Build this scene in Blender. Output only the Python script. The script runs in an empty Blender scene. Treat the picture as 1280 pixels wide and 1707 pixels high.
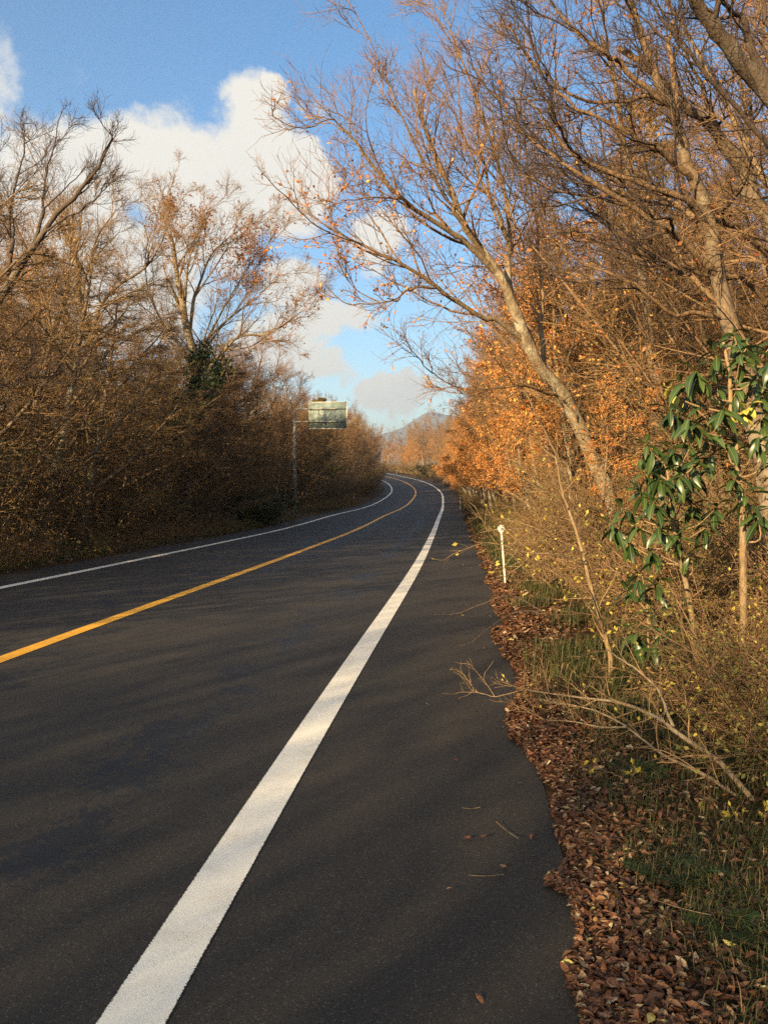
import bpy, math, random
import numpy as np
from mathutils import Vector, Matrix

# ------------------------------------------------------------------ camera, sky, sun, exposure
scene = bpy.context.scene
COL = scene.collection
HC, F, HOR = 1.55, 1449.0, 802.2           # eye height, focal length and horizon row in photo pixels
PITCH = math.atan((853.5 - HOR) / F)
cam_d = bpy.data.cameras.new('camera')
cam = bpy.data.objects.new('camera', cam_d)
COL.objects.link(cam)
cam.location = (0, 0, HC)
cam.rotation_euler = (math.pi / 2 - PITCH, 0, 0)
cam_d.sensor_fit = 'VERTICAL'
cam_d.sensor_height = 36.0
cam_d.lens = 36.0 * F / 1707.0
cam_d.clip_end = 30000
cam_d.clip_start = 0.05
scene.camera = cam

SUN_EL, SUN_AZ = math.radians(15.0), math.atan2(-0.58, -0.81)      # sun low, behind the viewer to the left
SUN_DIR = Vector((math.sin(SUN_AZ) * math.cos(SUN_EL), math.cos(SUN_AZ) * math.cos(SUN_EL), math.sin(SUN_EL)))
SUN_POWER, SKY_POWER, EXPOSURE = 5.0, 0.05, 2.2
scene.view_settings.view_transform = 'Standard'
scene.view_settings.look = 'None'
scene.view_settings.exposure = EXPOSURE
scene.view_settings.gamma = 1.0
scene.view_settings.use_curve_mapping = False
scene.render.engine = 'CYCLES'
scene.cycles.max_bounces = 5
scene.cycles.diffuse_bounces = 2
scene.cycles.glossy_bounces = 2
scene.cycles.transmission_bounces = 3
scene.cycles.transparent_max_bounces = 4
scene.cycles.sample_clamp_indirect = 4.0
scene.cycles.use_denoising = False

sun_d = bpy.data.lights.new('sun', 'SUN')
sun_d.energy = SUN_POWER
sun_d.angle = math.radians(0.5)
sun_d.color = (1.0, 0.74, 0.39)
sun = bpy.data.objects.new('sun', sun_d)
COL.objects.link(sun)
sun.location = (-40, -40, 30)
sun.rotation_euler = (-SUN_DIR).to_track_quat('-Z', 'Y').to_euler()


def px_dir(px, py):
    """unit world direction seen at photo pixel (px, py)"""
    c, s = math.cos(PITCH), math.sin(PITCH)
    u, v = (px - 640) / F, (853.5 - py) / F
    d = Vector((u, c + v * s, -s + v * c))
    return d.normalized()


class NT:
    """small helper for node trees"""
    def __init__(self, tree):
        self.t = tree
        tree.nodes.clear()

    def n(self, typ, ins=None, **props):
        nd = self.t.nodes.new(typ)
        for k, v in props.items():
            setattr(nd, k, v)
        for k, v in (ins or {}).items():
            s = nd.inputs[k]
            if hasattr(v, 'bl_idname') or hasattr(v, 'is_output'):
                self.t.links.new(v, s)
            else:
                s.default_value = v
        return nd

    def math(self, op, a, b=0.0, c=0.0, clamp=False):
        nd = self.n('ShaderNodeMath', {0: a, 1: b, 2: c}, operation=op, use_clamp=clamp)
        return nd.outputs[0]

    def vmath(self, op, a, b=(0, 0, 0)):
        nd = self.n('ShaderNodeVectorMath', {0: a, 1: b}, operation=op)
        return nd.outputs['Value'] if op in ('LENGTH', 'DOT_PRODUCT', 'DISTANCE') else nd.outputs[0]

    def noise(self, vec, scale, detail=4, rough=0.55, dist=0.0):
        ins = {'Scale': scale, 'Detail': detail, 'Roughness': rough, 'Distortion': dist}
        if vec is not None:
            ins['Vector'] = vec
        return self.n('ShaderNodeTexNoise', ins).outputs[0]

    def smooth(self, x, a, b, lo=0.0, hi=1.0):
        return self.n('ShaderNodeMapRange', {0: x, 1: a, 2: b, 3: lo, 4: hi}, interpolation_type='SMOOTHSTEP').outputs[0]

    def ramp(self, fac, stops, interp='LINEAR'):
        nd = self.n('ShaderNodeValToRGB', {0: fac})
        cr = nd.color_ramp
        cr.interpolation = interp
        while len(cr.elements) > 1:
            cr.elements.remove(cr.elements[-1])
        cr.elements[0].position = stops[0][0]
        cr.elements[0].color = (*stops[0][1], 1)
        for p, c in stops[1:]:
            e = cr.elements.new(p)
            e.color = (*c, 1)
        return nd.outputs[0]

    def mix(self, fac, a, b, mode='MIX'):
        nd = self.n('ShaderNodeMix', data_type='RGBA', blend_type=mode)
        for k, v in ((0, fac), (6, a), (7, b)):
            s = nd.inputs[k]
            if hasattr(v, 'is_output'):
                self.t.links.new(v, s)
            elif k == 0:
                s.default_value = v
            else:
                s.default_value = (*v, 1) if len(v) == 3 else v
        return nd.outputs[2]


def build_world():
    w = bpy.data.worlds.new('World')
    scene.world = w
    w.use_nodes = True
    t = NT(w.node_tree)
    sky = t.n('ShaderNodeTexSky', sky_type='NISHITA', sun_disc=False, sun_elevation=SUN_EL,
              sun_rotation=SUN_AZ, altitude=300, air_density=1.0, dust_density=0.4, ozone_density=2.2)
    hsv = t.n('ShaderNodeHueSaturation', {'Hue': 0.5, 'Saturation': 1.3, 'Value': 1.0, 'Color': sky.outputs[0]})
    skyc = hsv.outputs[0]
    d = t.n('ShaderNodeTexCoord').outputs['Generated']
    wob = t.n('ShaderNodeTexNoise', {'Vector': d, 'Scale': 9.0, 'Detail': 5.0, 'Roughness': 0.6})
    wv = t.vmath('SUBTRACT', wob.outputs['Color'], (0.5, 0.5, 0.5))
    dw = t.vmath('ADD', d, t.n('ShaderNodeVectorMath', {0: wv, 'Scale': 0.11}, operation='SCALE').outputs[0])
    # cumulus and stratus masses: direction, radius (rad), vertical squash, weight
    blobs = [((310, 310), .105, 1.0, 1.), ((425, 245), .062, 1.0, 1.), ((215, 275), .075, 1.1, 1.), ((110, 310), .105, 1.2, 1.),
             ((20, 350), .10, 1.2, 1.), ((430, 320), .085, 1.2, 1.), ((340, 370), .11, 1.3, 1.), ((500, 290), .05, 1.3, .9),
             ((462, 175), .028, 1.2, .9), ((628, 395), .05, 1.2, 1.), ((492, 450), .036, .65, 1.), ((570, 535), .055, 1.6, 1.), ((520, 500), .03, 1.2, 1.),
             ((480, 570), .075, 1.4, 1.), ((640, 655), .06, 1.8, .95), ((700, 640), .05, 1.8, .9), ((150, 480), .17, 1.5, 1.),
             ((0, 130), .055, .6, .66), ((125, 130), .02, .7, .55), ((555, 610), .05, 1.8, .85), ((530, 190), .02, .6, .6)]
    items = [(px_dir(*p), r, q, wgt) for p, r, q, wgt in blobs]
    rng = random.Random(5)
    for k in range(64):                                   # broken cloud goes on out of view, enlarged to warm the fill light
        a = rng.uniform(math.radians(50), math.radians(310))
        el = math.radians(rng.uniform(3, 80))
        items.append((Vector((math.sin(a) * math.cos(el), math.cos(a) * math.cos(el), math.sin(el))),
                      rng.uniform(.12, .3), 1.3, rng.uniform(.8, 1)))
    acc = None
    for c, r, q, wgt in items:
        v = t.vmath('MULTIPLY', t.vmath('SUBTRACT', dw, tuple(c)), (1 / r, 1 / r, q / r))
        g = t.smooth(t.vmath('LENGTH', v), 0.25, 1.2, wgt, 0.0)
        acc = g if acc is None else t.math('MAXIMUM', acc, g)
    fb = t.noise(d, 13.0, 8, 0.62, 0.3)
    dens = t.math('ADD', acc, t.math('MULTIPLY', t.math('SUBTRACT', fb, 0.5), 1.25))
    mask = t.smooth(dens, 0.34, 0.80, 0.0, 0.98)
    # grey shade painted into thick cloud cores and low cloud
    z = t.n('ShaderNodeSeparateXYZ', {0: d}).outputs[2]
    shade = t.noise(d, 7.0, 5, 0.6)
    core = t.smooth(dens, 0.8, 1.3, 0.0, 0.4)
    low = t.smooth(z, 0.28, 0.03, 0.0, 0.3)
    sh = t.math('ADD', t.math('MULTIPLY', core, t.smooth(shade, 0.4, 0.62)), t.math('MULTIPLY', low, t.smooth(shade, 0.42, 0.62)), clamp=True)
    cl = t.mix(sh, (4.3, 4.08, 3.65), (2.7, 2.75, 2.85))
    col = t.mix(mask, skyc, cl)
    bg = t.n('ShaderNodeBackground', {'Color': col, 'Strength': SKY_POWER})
    out = t.n('ShaderNodeOutputWorld', {'Surface': bg.outputs[0]})


build_world()

# ------------------------------------------------------------------ road course: fitted centre line (plan, profile)
KS = np.array([-2, 15, 30, 45, 60, 75, 90, 110, 130, 160, 260.])
KC = np.array([-.5425, .1939, .0011, -.0287, .0516, .0342, .0096, .2958, .4702, -.0127, .1]) / 100
KZ = np.array([-.1312, -1.4879, -1.5351, .2786, -1.0329, .2712, 2.0569, 3.0424, 5.0368, 3.28, 3.0]) / 100
_S = np.arange(-2, 261, 1.0)
_th = np.cumsum(np.interp(_S, KS, KC)); _th = 0.0737 - (_th - _th[2])
_x = np.cumsum(np.sin(_th)); _x = _x - _x[2] - 4.1159
_y = np.cumsum(np.cos(_th)); _y = _y - _y[2]
_z = np.cumsum(np.interp(_S, KS, KZ)); _z = _z - _z[2]
# straight run behind the viewer
_pre = np.arange(-70, -2, 1.0)
_x = np.r_[_x[0] + (_pre + 2) * math.sin(_th[0]), _x]; _y = np.r_[_y[0] + (_pre + 2) * math.cos(_th[0]), _y]
_z = np.r_[np.full(len(_pre), _z[0]), _z]; _th = np.r_[np.full(len(_pre), _th[0]), _th]; _S = np.r_[_pre, _S]
WR, WL = 3.179, 3.084                 # centre line to the right / left edge line
ER, EL = WR + 1.37, -(WL + 1.05)      # asphalt edges (offsets, right positive)


def road_pt(s, off, dz=0.0):
    s = np.asarray(s, float)
    x, y, z, th = (np.interp(s, _S, a) for a in (_x, _y, _z, _th))
    return np.stack([x + off * np.cos(th), y - off * np.sin(th), z + dz + 0 * off], -1)


def road_so(x, y):
    """nearest course position s and signed offset of a plan point"""
    d = (_x - x) ** 2 + (_y - y) ** 2
    i = int(d.argmin())
    off = (x - _x[i]) * math.cos(_th[i]) - (y - _y[i]) * math.sin(_th[i])
    return _S[i], off


_nrng = np.random.default_rng(3)
_wv = _nrng.normal(size=(10, 2)) * np.array([.5, .9, 1.3, 2, 2.6, 3.4, .25, .15, 4.2, 5])[:, None]
_wp = _nrng.random(10) * 6.28
_wa = np.array([.05, .035, .025, .02, .014, .01, .1, .2, .008, .006])


def bumps(x, y):
    r = 0
    for v, p, a in zip(_wv, _wp, _wa):
        r = r + a * np.sin(v[0] * x + v[1] * y + p)
    return r


def verge_h(s, off, x, y):
    """height of the soil over the road surface level"""
    dr = np.where(off > 0, off - ER, EL - off)
    k = np.clip(dr / 0.9, 0, 1); k = k * k * (3 - 2 * k)
    rise = np.where(off > 0, .05, .03) * np.clip(dr, 0, 25)
    return np.where(dr < -.1, -.05, -.006 + np.clip(dr / .12, 0, 1) * .02 + k * (.02 + .55 * bumps(x, y)) + rise)


def ground_z(x, y):
    s, off = road_so(x, y)
    return float(np.interp(s, _S, _z) + verge_h(np.array(s), np.array(off), np.array(x), np.array(y)))


def at(px, py, Y):
    """the point at distance Y ahead seen at photo pixel"""
    d = px_dir(px, py)
    return np.array(d) * (Y / d.y) + np.array([0, 0, HC])


# ------------------------------------------------------------------ mesh helpers
def mesh_from(name, V, polys, mats=(), tone=None, smooth=False, mat_idx=None):
    """polys: list of (n, k) index arrays"""
    me = bpy.data.meshes.new(name)
    V = np.asarray(V, np.float32)
    polys = [np.asarray(p, np.int32) for p in polys if len(p)]
    me.vertices.add(len(V)); me.vertices.foreach_set('co', V.ravel())
    nl = sum(p.size for p in polys); npoly = sum(len(p) for p in polys)
    me.loops.add(nl); me.polygons.add(npoly)
    me.loops.foreach_set('vertex_index', np.concatenate([p.ravel() for p in polys]))
    tot = np.concatenate([np.full(len(p), p.shape[1], np.int32) for p in polys])
    me.polygons.foreach_set('loop_start', np.r_[0, np.cumsum(tot)[:-1]].astype(np.int32))
    if smooth:
        me.polygons.foreach_set('use_smooth', np.ones(npoly, bool))
    if mat_idx is not None:
        me.polygons.foreach_set('material_index', mat_idx.astype(np.int32))
    for m in (mats if isinstance(mats, (list, tuple)) else [mats]):
        me.materials.append(m)
    me.update(calc_edges=True)
    if tone is not None:
        a = me.attributes.new('tone', 'FLOAT', 'POINT')
        a.data.foreach_set('value', np.asarray(tone, np.float32))
    return me


def link(name, me, parent=None, kind=None, **props):
    o = bpy.data.objects.new(name, me)
    COL.objects.link(o)
    if parent is not None:
        o.parent = parent
    if kind:
        o['kind'] = kind
    for k, v in props.items():
        o[k] = v
    return o


def thing(name, label, cat, group=None, loc=(0, 0, 0), rz=0.0, sc=1.0, me=None):
    o = link(name, me)
    o.location = loc; o.rotation_euler = (0, 0, rz); o.scale = (sc, sc, sc) if np.isscalar(sc) else sc
    o['label'] = label; o['category'] = cat
    if group:
        o['group'] = group
    return o


def copy_tree(src, label=None, loc=None, rz=None, sc=None, group=None, rot=None):
    c = src.copy(); COL.objects.link(c)
    if label: c['label'] = label
    if group: c['group'] = group
    if loc is not None: c.location = loc
    if rz is not None: c.rotation_euler = rot if rot is not None else (0, 0, rz)
    if sc is not None: c.scale = (sc, sc, sc) if np.isscalar(sc) else sc
    for ch in list(src.children):
        d = ch.copy(); COL.objects.link(d); d.parent = c
        for g in list(ch.children):
            e = g.copy(); COL.objects.link(e); e.parent = d
    return c


def norm(v):
    return v / np.maximum(np.linalg.norm(v, axis=-1, keepdims=True), 1e-9)


def tubes(P, R, sides):
    """P (B,K,3), R (B,K) -> verts, quads"""
    B, K, _ = P.shape
    T = np.empty_like(P); T[:, 1:-1] = P[:, 2:] - P[:, :-2]; T[:, 0] = P[:, 1] - P[:, 0]; T[:, -1] = P[:, -1] - P[:, -2]
    T = norm(T)
    m = np.abs(norm(P[:, -1] - P[:, 0])); ref = np.eye(3)[m.argmin(1)][:, None, :]
    U = norm(np.cross(T, ref)); W = np.cross(T, U)
    a = np.arange(sides) * 2 * math.pi / sides
    V = P[:, :, None, :] + R[:, :, None, None] * (np.cos(a)[:, None] * U[:, :, None, :] + np.sin(a)[:, None] * W[:, :, None, :])
    idx = np.arange(B * K * sides).reshape(B, K, sides)
    q = np.stack([idx[:, :-1], np.roll(idx[:, :-1], -1, 2), np.roll(idx[:, 1:], -1, 2), idx[:, 1:]], -1).reshape(-1, 4)
    return V.reshape(-1, 3), q


class Geo:
    def __init__(self):
        self.V, self.P, self.T, self.n = [], {3: [], 4: []}, [], 0

    def add(self, V, polys, tone=0.5):
        V = np.asarray(V, float).reshape(-1, 3)
        for p in polys:
            self.P[p.shape[1]].append(np.asarray(p) + self.n)
        self.V.append(V); self.n += len(V)
        self.T.append(np.broadcast_to(np.asarray(tone, float), (len(V),)))

    def tube(self, P, R, sides, tone=None):
        V, q = tubes(P, R, sides)
        self.add(V, [q], np.repeat(R.ravel(), sides) if tone is None else tone)

    def mesh(self, name, mats, smooth=False):
        return mesh_from(name, np.concatenate(self.V), [np.concatenate(p) for p in self.P.values() if p], mats,
                         np.concatenate(self.T), smooth)


def walk(rng, base, d, L, r0, r1, nseg, wob, trop):
    N = len(base)
    P = np.empty((N, nseg + 1, 3)); P[:, 0] = base
    d = norm(d)
    trop = np.asarray(trop, float)
    for i in range(nseg):
        P[:, i + 1] = P[:, i] + d * (L / nseg)[:, None]
        d = norm(d + rng.normal(size=(N, 3)) * wob + trop)
    t = np.linspace(0, 1, nseg + 1)
    return P, r0[:, None] * (1 - t) + r1[:, None] * t


def branch(rng, P, R, n, t0, t1, ang, L, ratio, rmin, rend, nseg, wob, trop, flat=0.0, bias=(0, 0, 0), shrink=.55):
    """n children on every branch of P; L is the length of the lowest child for a mean-length parent"""
    B, K, _ = P.shape
    t = t0 + (t1 - t0) * ((np.arange(n)[None] + rng.random((B, n))) / n)
    f = np.clip(t * (K - 1), 0, K - 1.001); i = f.astype(int); a = (f - i)[..., None]
    b = np.arange(B)[:, None]
    base = P[b, i] * (1 - a) + P[b, i + 1] * a
    tan = norm(P[b, i + 1] - P[b, i])
    r = R[b, i] * (1 - a[..., 0]) + R[b, i + 1] * a[..., 0]
    ref = np.where(np.abs(tan[..., 2:]) > .9, np.array([1., 0, 0]), np.array([0, 0, 1.]))
    u = norm(np.cross(tan, ref)); v = np.cross(tan, u)
    az = np.arange(n)[None] * 2.4 + rng.random((B, 1)) * 6.28 + rng.normal(size=(B, n)) * .5
    th = ang * (1 + .3 * rng.normal(size=(B, n)))
    d = np.cos(th)[..., None] * tan + np.sin(th)[..., None] * (np.cos(az)[..., None] * u + np.sin(az)[..., None] * v)
    d[..., 2] *= 1 - flat
    d = d + np.asarray(bias)
    Lp = np.linalg.norm(np.diff(P, axis=1), axis=2).sum(1); Lp = np.clip(Lp / Lp.mean(), .35, 1.6)
    ln = L * (1 - shrink * t) * rng.uniform(.65, 1.3, (B, n)) * Lp[:, None]
    r0 = np.maximum(r * ratio * rng.uniform(.75, 1.15, (B, n)), rmin)
    r0 = np.minimum(r0, np.maximum(r * .95, rmin))
    f2 = lambda x: x.reshape(B * n, *x.shape[2:])
    return walk(rng, f2(base), f2(d), f2(ln), f2(r0), np.full(B * n, rend), nseg, wob, trop)


def resample(pts, k):
    pts = np.asarray(pts, float)
    # Catmull-Rom through the points
    q = np.vstack([2 * pts[0] - pts[1], pts, 2 * pts[-1] - pts[-2]])
    t = np.linspace(0, len(pts) - 1.0001, k); i = t.astype(int); a = (t - i)[:, None]
    p0, p1, p2, p3 = q[i], q[i + 1], q[i + 2], q[i + 3]
    return .5 * (2 * p1 + (p2 - p0) * a + (2 * p0 - 5 * p1 + 4 * p2 - p3) * a ** 2 + (3 * p1 - p0 - 3 * p2 + p3) * a ** 3)


def leaf_geo(rng, G, pos, d, size, width=.5, fold=.35, jit=.5):
    """one folded two-triangle leaf per position"""
    N = len(pos)
    if N == 0:
        return
    d = norm(d + rng.normal(size=(N, 3)) * jit)
    nrm = norm(np.cross(d, rng.normal(size=(N, 3))))
    side = np.cross(d, nrm)
    s = size * rng.uniform(.6, 1.25, N)[:, None]
    mid = pos + d * s * .5
    A = pos; Bv = mid + side * s * width * .5 + nrm * s * fold * .3; Cv = pos + d * s; D = mid - side * s * width * .5 + nrm * s * fold * .3
    V = np.stack([A, Bv, Cv, D], 1).reshape(-1, 3)
    k = np.arange(N)[:, None] * 4
    G.add(V, [np.concatenate([k + np.array([0, 1, 2]), k + np.array([0, 2, 3])])], np.repeat(rng.random(N), 4))


def on_twigs(rng, P, n, t0=.1):
    B, K, _ = P.shape
    b = rng.integers(0, B, n); t = rng.uniform(t0, 1, n) * (K - 1.001); i = t.astype(int); a = (t - i)[:, None]
    return P[b, i] * (1 - a) + P[b, i + 1] * a, norm(P[b, i + 1] - P[b, i])


# ------------------------------------------------------------------ materials
def new_mat(name):
    m = bpy.data.materials.new(name)
    m.use_nodes = True
    return m, NT(m.node_tree)


def out_bsdf(t, color, rough=.8, spec=.3, normal=None, trans=None, metallic=0.0):
    ins = {'Base Color': color if hasattr(color, 'is_output') else (*color, 1), 'Roughness': rough, 'Specular IOR Level': spec, 'Metallic': metallic}
    if normal is not None:
        ins['Normal'] = normal
    b = t.n('ShaderNodeBsdfPrincipled', ins).outputs[0]
    if trans is not None:
        tr = t.n('ShaderNodeBsdfTranslucent', {'Color': color if hasattr(color, 'is_output') else (*color, 1)})
        b = t.n('ShaderNodeMixShader', {0: trans, 1: b, 2: tr.outputs[0]}).outputs[0]
    t.n('ShaderNodeOutputMaterial', {'Surface': b})


def bark_mat(name, thin, thick, lichen=.5, rmax=.09):
    m, t = new_mat(name)
    r = t.n('ShaderNodeAttribute', attribute_name='tone').outputs['Fac']
    c = t.n('ShaderNodeTexCoord').outputs['Object']
    cs = t.vmath('MULTIPLY', c, (1, 1, .25))
    n1 = t.noise(cs, 26, 5, .65)
    n2 = t.noise(c, 3.1, 5, .6)
    n3 = t.noise(t.vmath('MULTIPLY', c, (1, 1, .45)), 9, 6, .7)
    base = t.mix(t.smooth(r, .006, rmax), thin, thick)
    base = t.mix(t.smooth(n1, .35, .7), t.mix(.45, base, (.03, .024, .02)), base)
    base = t.mix(t.math('MULTIPLY', t.smooth(n3, .48, .62, 0, .6), t.smooth(r, .02, .07)), base, (.07, .052, .038))
    lich = t.math('MULTIPLY', t.smooth(n2, .52, .66), t.math('MULTIPLY', t.smooth(r, .02, .08), lichen))
    base = t.mix(lich, base, (.36, .35, .29))
    bump = t.n('ShaderNodeBump', {'Strength': .9, 'Distance': .03, 'Height': t.math('ADD', n1, n3)}).outputs[0]
    out_bsdf(t, base, .9, .15, bump)
    return m


def leaf_mat(name, stops, rough=.6, trans=.3, spec=.3):
    m, t = new_mat(name)
    r = t.n('ShaderNodeAttribute', attribute_name='tone').outputs['Fac']
    out_bsdf(t, t.ramp(r, stops), rough, spec, trans=trans)
    return m


M = {}
M['bark'] = bark_mat('bark', (.21, .13, .07), (.20, .15, .105))
M['bark_red'] = bark_mat('bark_red', (.255, .15, .085), (.25, .185, .12))
M['bark_pale'] = bark_mat('bark_pale', (.20, .135, .08), (.28, .22, .15), .7)
M['bark_dark'] = bark_mat('bark_dark', (.075, .052, .042), (.115, .088, .068), .25)  # naturally dark bark; also used where shade is put into the colour
M['twig'] = bark_mat('twig', (.245, .155, .078), (.28, .19, .105), .4, .03)
M['leaf_rust'] = leaf_mat('leaf_rust', [(0, (.14, .05, .022)), (.5, (.26, .095, .04)), (1, (.36, .17, .06))])
M['leaf_orange'] = leaf_mat('leaf_orange', [(0, (.30, .085, .03)), (.35, (.46, .17, .055)), (.7, (.54, .26, .075)), (1, (.56, .38, .10))])
M['leaf_brown'] = leaf_mat('leaf_brown', [(0, (.09, .05, .022)), (.6, (.19, .11, .045)), (1, (.26, .18, .07))])
M['leaf_olive'] = leaf_mat('leaf_olive', [(0, (.055, .065, .018)), (.55, (.11, .115, .03)), (.8, (.20, .18, .045)), (1, (.32, .27, .06))])
M['leaf_dull'] = leaf_mat('leaf_dull', [(0, (.04, .04, .014)), (.6, (.085, .075, .026)), (1, (.17, .125, .045))])
M['leaf_green'] = leaf_mat('leaf_green', [(0, (.016, .032, .010)), (1, (.045, .07, .02))], .5)
M['leaf_yellow'] = leaf_mat('leaf_yellow', [(0, (.30, .22, .03)), (1, (.52, .44, .08))])
M['needle'] = leaf_mat('needle', [(0, (.08, .06, .018)), (1, (.20, .14, .04))])


def laurel_mat(name, dark, light):
    m, t = new_mat(name)
    info = t.n('ShaderNodeObjectInfo').outputs['Random']
    c = t.n('ShaderNodeTexCoord').outputs['Object']
    x = t.n('ShaderNodeSeparateXYZ', {0: c}).outputs[0]
    rib = t.smooth(t.math('ABSOLUTE', x), .0, .0035, 1, 0)
    base = t.mix(info, dark, light)
    base = t.mix(t.math('MULTIPLY', rib, .6), base, (.16, .2, .06))
    out_bsdf(t, base, .36, .42, trans=.07)
    return m


M['laurel'] = laurel_mat('laurel_leaf', (.013, .032, .011), (.042, .072, .02))
M['laurel_yellow'] = laurel_mat('laurel_leaf_yellow', (.33, .28, .05), (.42, .4, .09))


def litter_mat():
    m, t = new_mat('fallen_leaf')
    r = t.n('ShaderNodeAttribute', attribute_name='tone').outputs['Fac']
    c = t.n('ShaderNodeTexCoord').outputs['Object']
    col = t.ramp(r, [(0, (.035, .018, .011)), (.3, (.085, .036, .019)), (.6, (.15, .06, .03)), (.8, (.20, .095, .045)), (.92, (.28, .17, .09)), (.98, (.40, .32, .21)), (1, (.4, .34, .1))])
    col = t.mix(t.smooth(t.noise(c, 60, 3), .4, .7, 0, .5), col, (.06, .035, .02))
    out_bsdf(t, col, .65, .3, trans=.1)
    return m


M['litter'] = litter_mat()


def litter_one_mat():
    m, t = new_mat('fallen_leaf_single')
    r = t.n('ShaderNodeObjectInfo').outputs['Random']
    c = t.n('ShaderNodeTexCoord').outputs['Object']
    col = t.ramp(r, [(0, (.05, .022, .013)), (.35, (.12, .048, .024)), (.65, (.18, .078, .038)), (.84, (.26, .15, .08)), (.95, (.40, .33, .24)), (1, (.44, .38, .1))])
    x = t.n('ShaderNodeSeparateXYZ', {0: c}).outputs[1]
    col = t.mix(t.smooth(t.math('ABSOLUTE', x), 0, .002, .5, 0), col, (.4, .25, .13))
    col = t.mix(t.smooth(t.noise(c, 90, 3), .45, .7, 0, .4), col, (.07, .04, .022))
    out_bsdf(t, col, .6, .3, trans=.1)
    return m


M['litter_one'] = litter_one_mat()


def asphalt_mat():
    m, t = new_mat('asphalt')
    uv = t.n('ShaderNodeUVMap', uv_map='road').outputs[0]        # x: offset from the centre line, y: distance along
    c = t.n('ShaderNodeTexCoord').outputs['Object']
    off = t.n('ShaderNodeSeparateXYZ', {0: uv}).outputs[0]
    fine = t.noise(c, 230, 3, .7)
    grit = t.n('ShaderNodeTexVoronoi', {'Vector': c, 'Scale': 190.0}).outputs['Color']
    gr = t.n('ShaderNodeSeparateColor', {0: grit}).outputs[0]
    mid = t.noise(c, 5.0, 6, .65)
    big = t.noise(c, .5, 4, .6)
    base = t.mix(t.smooth(fine, .3, .75), (.012, .0101, .0084), (.041, .0345, .0278))
    base = t.mix(t.smooth(mid, .3, .75, 0, .5), base, (.031, .0258, .0205))
    base = t.mix(t.smooth(big, .35, .7, 0, .4), base, (.024, .020, .0172))
    base = t.mix(t.smooth(gr, .94, .97, 0, .38), base, (.14, .12, .10))
    base = t.mix(t.smooth(gr, .16, .06, 0, .8), base, (.007, .006, .006))
    # bleeding bitumen in the wheel paths: sharp ragged smooth dark patches
    su = t.vmath('MULTIPLY', uv, (1.0, .55, 1))
    rag = t.noise(su, 1.5, 15, .78)
    rag2 = t.noise(su, 22, 8, .8)

    def lane(at_, w):
        return t.smooth(t.math('ABSOLUTE', t.math('SUBTRACT', off, at_)), 0, w, 1, 0)
    ln = t.math('MAXIMUM', t.math('MAXIMUM', lane(2.35, .8), t.math('MULTIPLY', lane(.45, .8), .95)), t.math('MULTIPLY', lane(-.6, 1.0), .9))
    ln = t.math('MAXIMUM', ln, t.math('MULTIPLY', lane(-2.4, .8), .75))
    pm = t.math('ADD', t.math('ADD', t.math('MULTIPLY', ln, .22), t.math('MULTIPLY', t.math('SUBTRACT', rag, .5), 1.25)), t.math('MULTIPLY', t.math('SUBTRACT', rag2, .5), .7))
    patch = t.smooth(pm, .235, .265)
    base = t.mix(t.math('MULTIPLY', patch, .9), base, (.0085, .0085, .0098))
    h = t.math('ADD', t.math('MULTIPLY', fine, .5), t.math('MULTIPLY', gr, .5))
    bump = t.n('ShaderNodeBump', {'Strength': t.math('SUBTRACT', .55, t.math('MULTIPLY', patch, .35)), 'Distance': .006, 'Height': h}).outputs[0]
    rough = t.math('SUBTRACT', .78, t.math('MULTIPLY', patch, .14))
    out_bsdf(t, base, rough, .35, bump)
    return m


def paint_mat(name, col, dirt):
    m, t = new_mat(name)
    c = t.n('ShaderNodeTexCoord').outputs['Object']
    uv = t.n('ShaderNodeUVMap', uv_map='road').outputs[0]
    e = t.n('ShaderNodeSeparateXYZ', {0: uv}).outputs[0]          # -1..1 across the line
    fine = t.noise(c, 210, 3, .7)
    mid = t.noise(c, 6, 5, .65)
    base = t.mix(t.smooth(mid, .45, .75, 0, .5), col, dirt)
    pits = t.math('MULTIPLY', t.smooth(t.noise(c, 150, 2, .6), .66, .71), t.smooth(t.noise(c, 9, 3), .35, .6))
    edge = t.math('ADD', t.math('ABSOLUTE', e), t.math('MULTIPLY', t.math('SUBTRACT', t.noise(c, 120, 4, .7), .5), .28))
    wear = t.math('MAXIMUM', t.math('MULTIPLY', pits, .85), t.smooth(edge, .955, 1.0))
    base = t.mix(wear, base, (.035, .031, .028))
    bump = t.n('ShaderNodeBump', {'Strength': .35, 'Distance': .004, 'Height': fine}).outputs[0]
    out_bsdf(t, base, .65, .3, bump)
    return m


M['asphalt'] = asphalt_mat()
M['white_paint'] = paint_mat('white_paint', (.72, .69, .615), (.57, .51, .42))
M['yellow_paint'] = paint_mat('yellow_paint', (.70, .35, .03), (.55, .28, .045))


def soil_mat():
    m, t = new_mat('forest_soil')
    c = t.n('ShaderNodeTexCoord').outputs['Object']
    n1, n2, n3 = t.noise(c, 14, 6, .7), t.noise(c, 1.1, 4, .6), t.noise(c, 70, 4, .7)
    base = t.ramp(n1, [(.25, (.022, .014, .009)), (.5, (.07, .038, .02)), (.75, (.14, .075, .036))])
    base = t.mix(t.smooth(n2, .45, .65, 0, .6), base, (.045, .048, .018))
    base = t.mix(t.smooth(n3, .35, .7, 0, .5), base, (.03, .019, .012))
    bump = t.n('ShaderNodeBump', {'Strength': .9, 'Distance': .04, 'Height': t.math('ADD', n1, n3)}).outputs[0]
    out_bsdf(t, base, .95, .1, bump)
    return m


M['soil'] = soil_mat()


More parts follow.
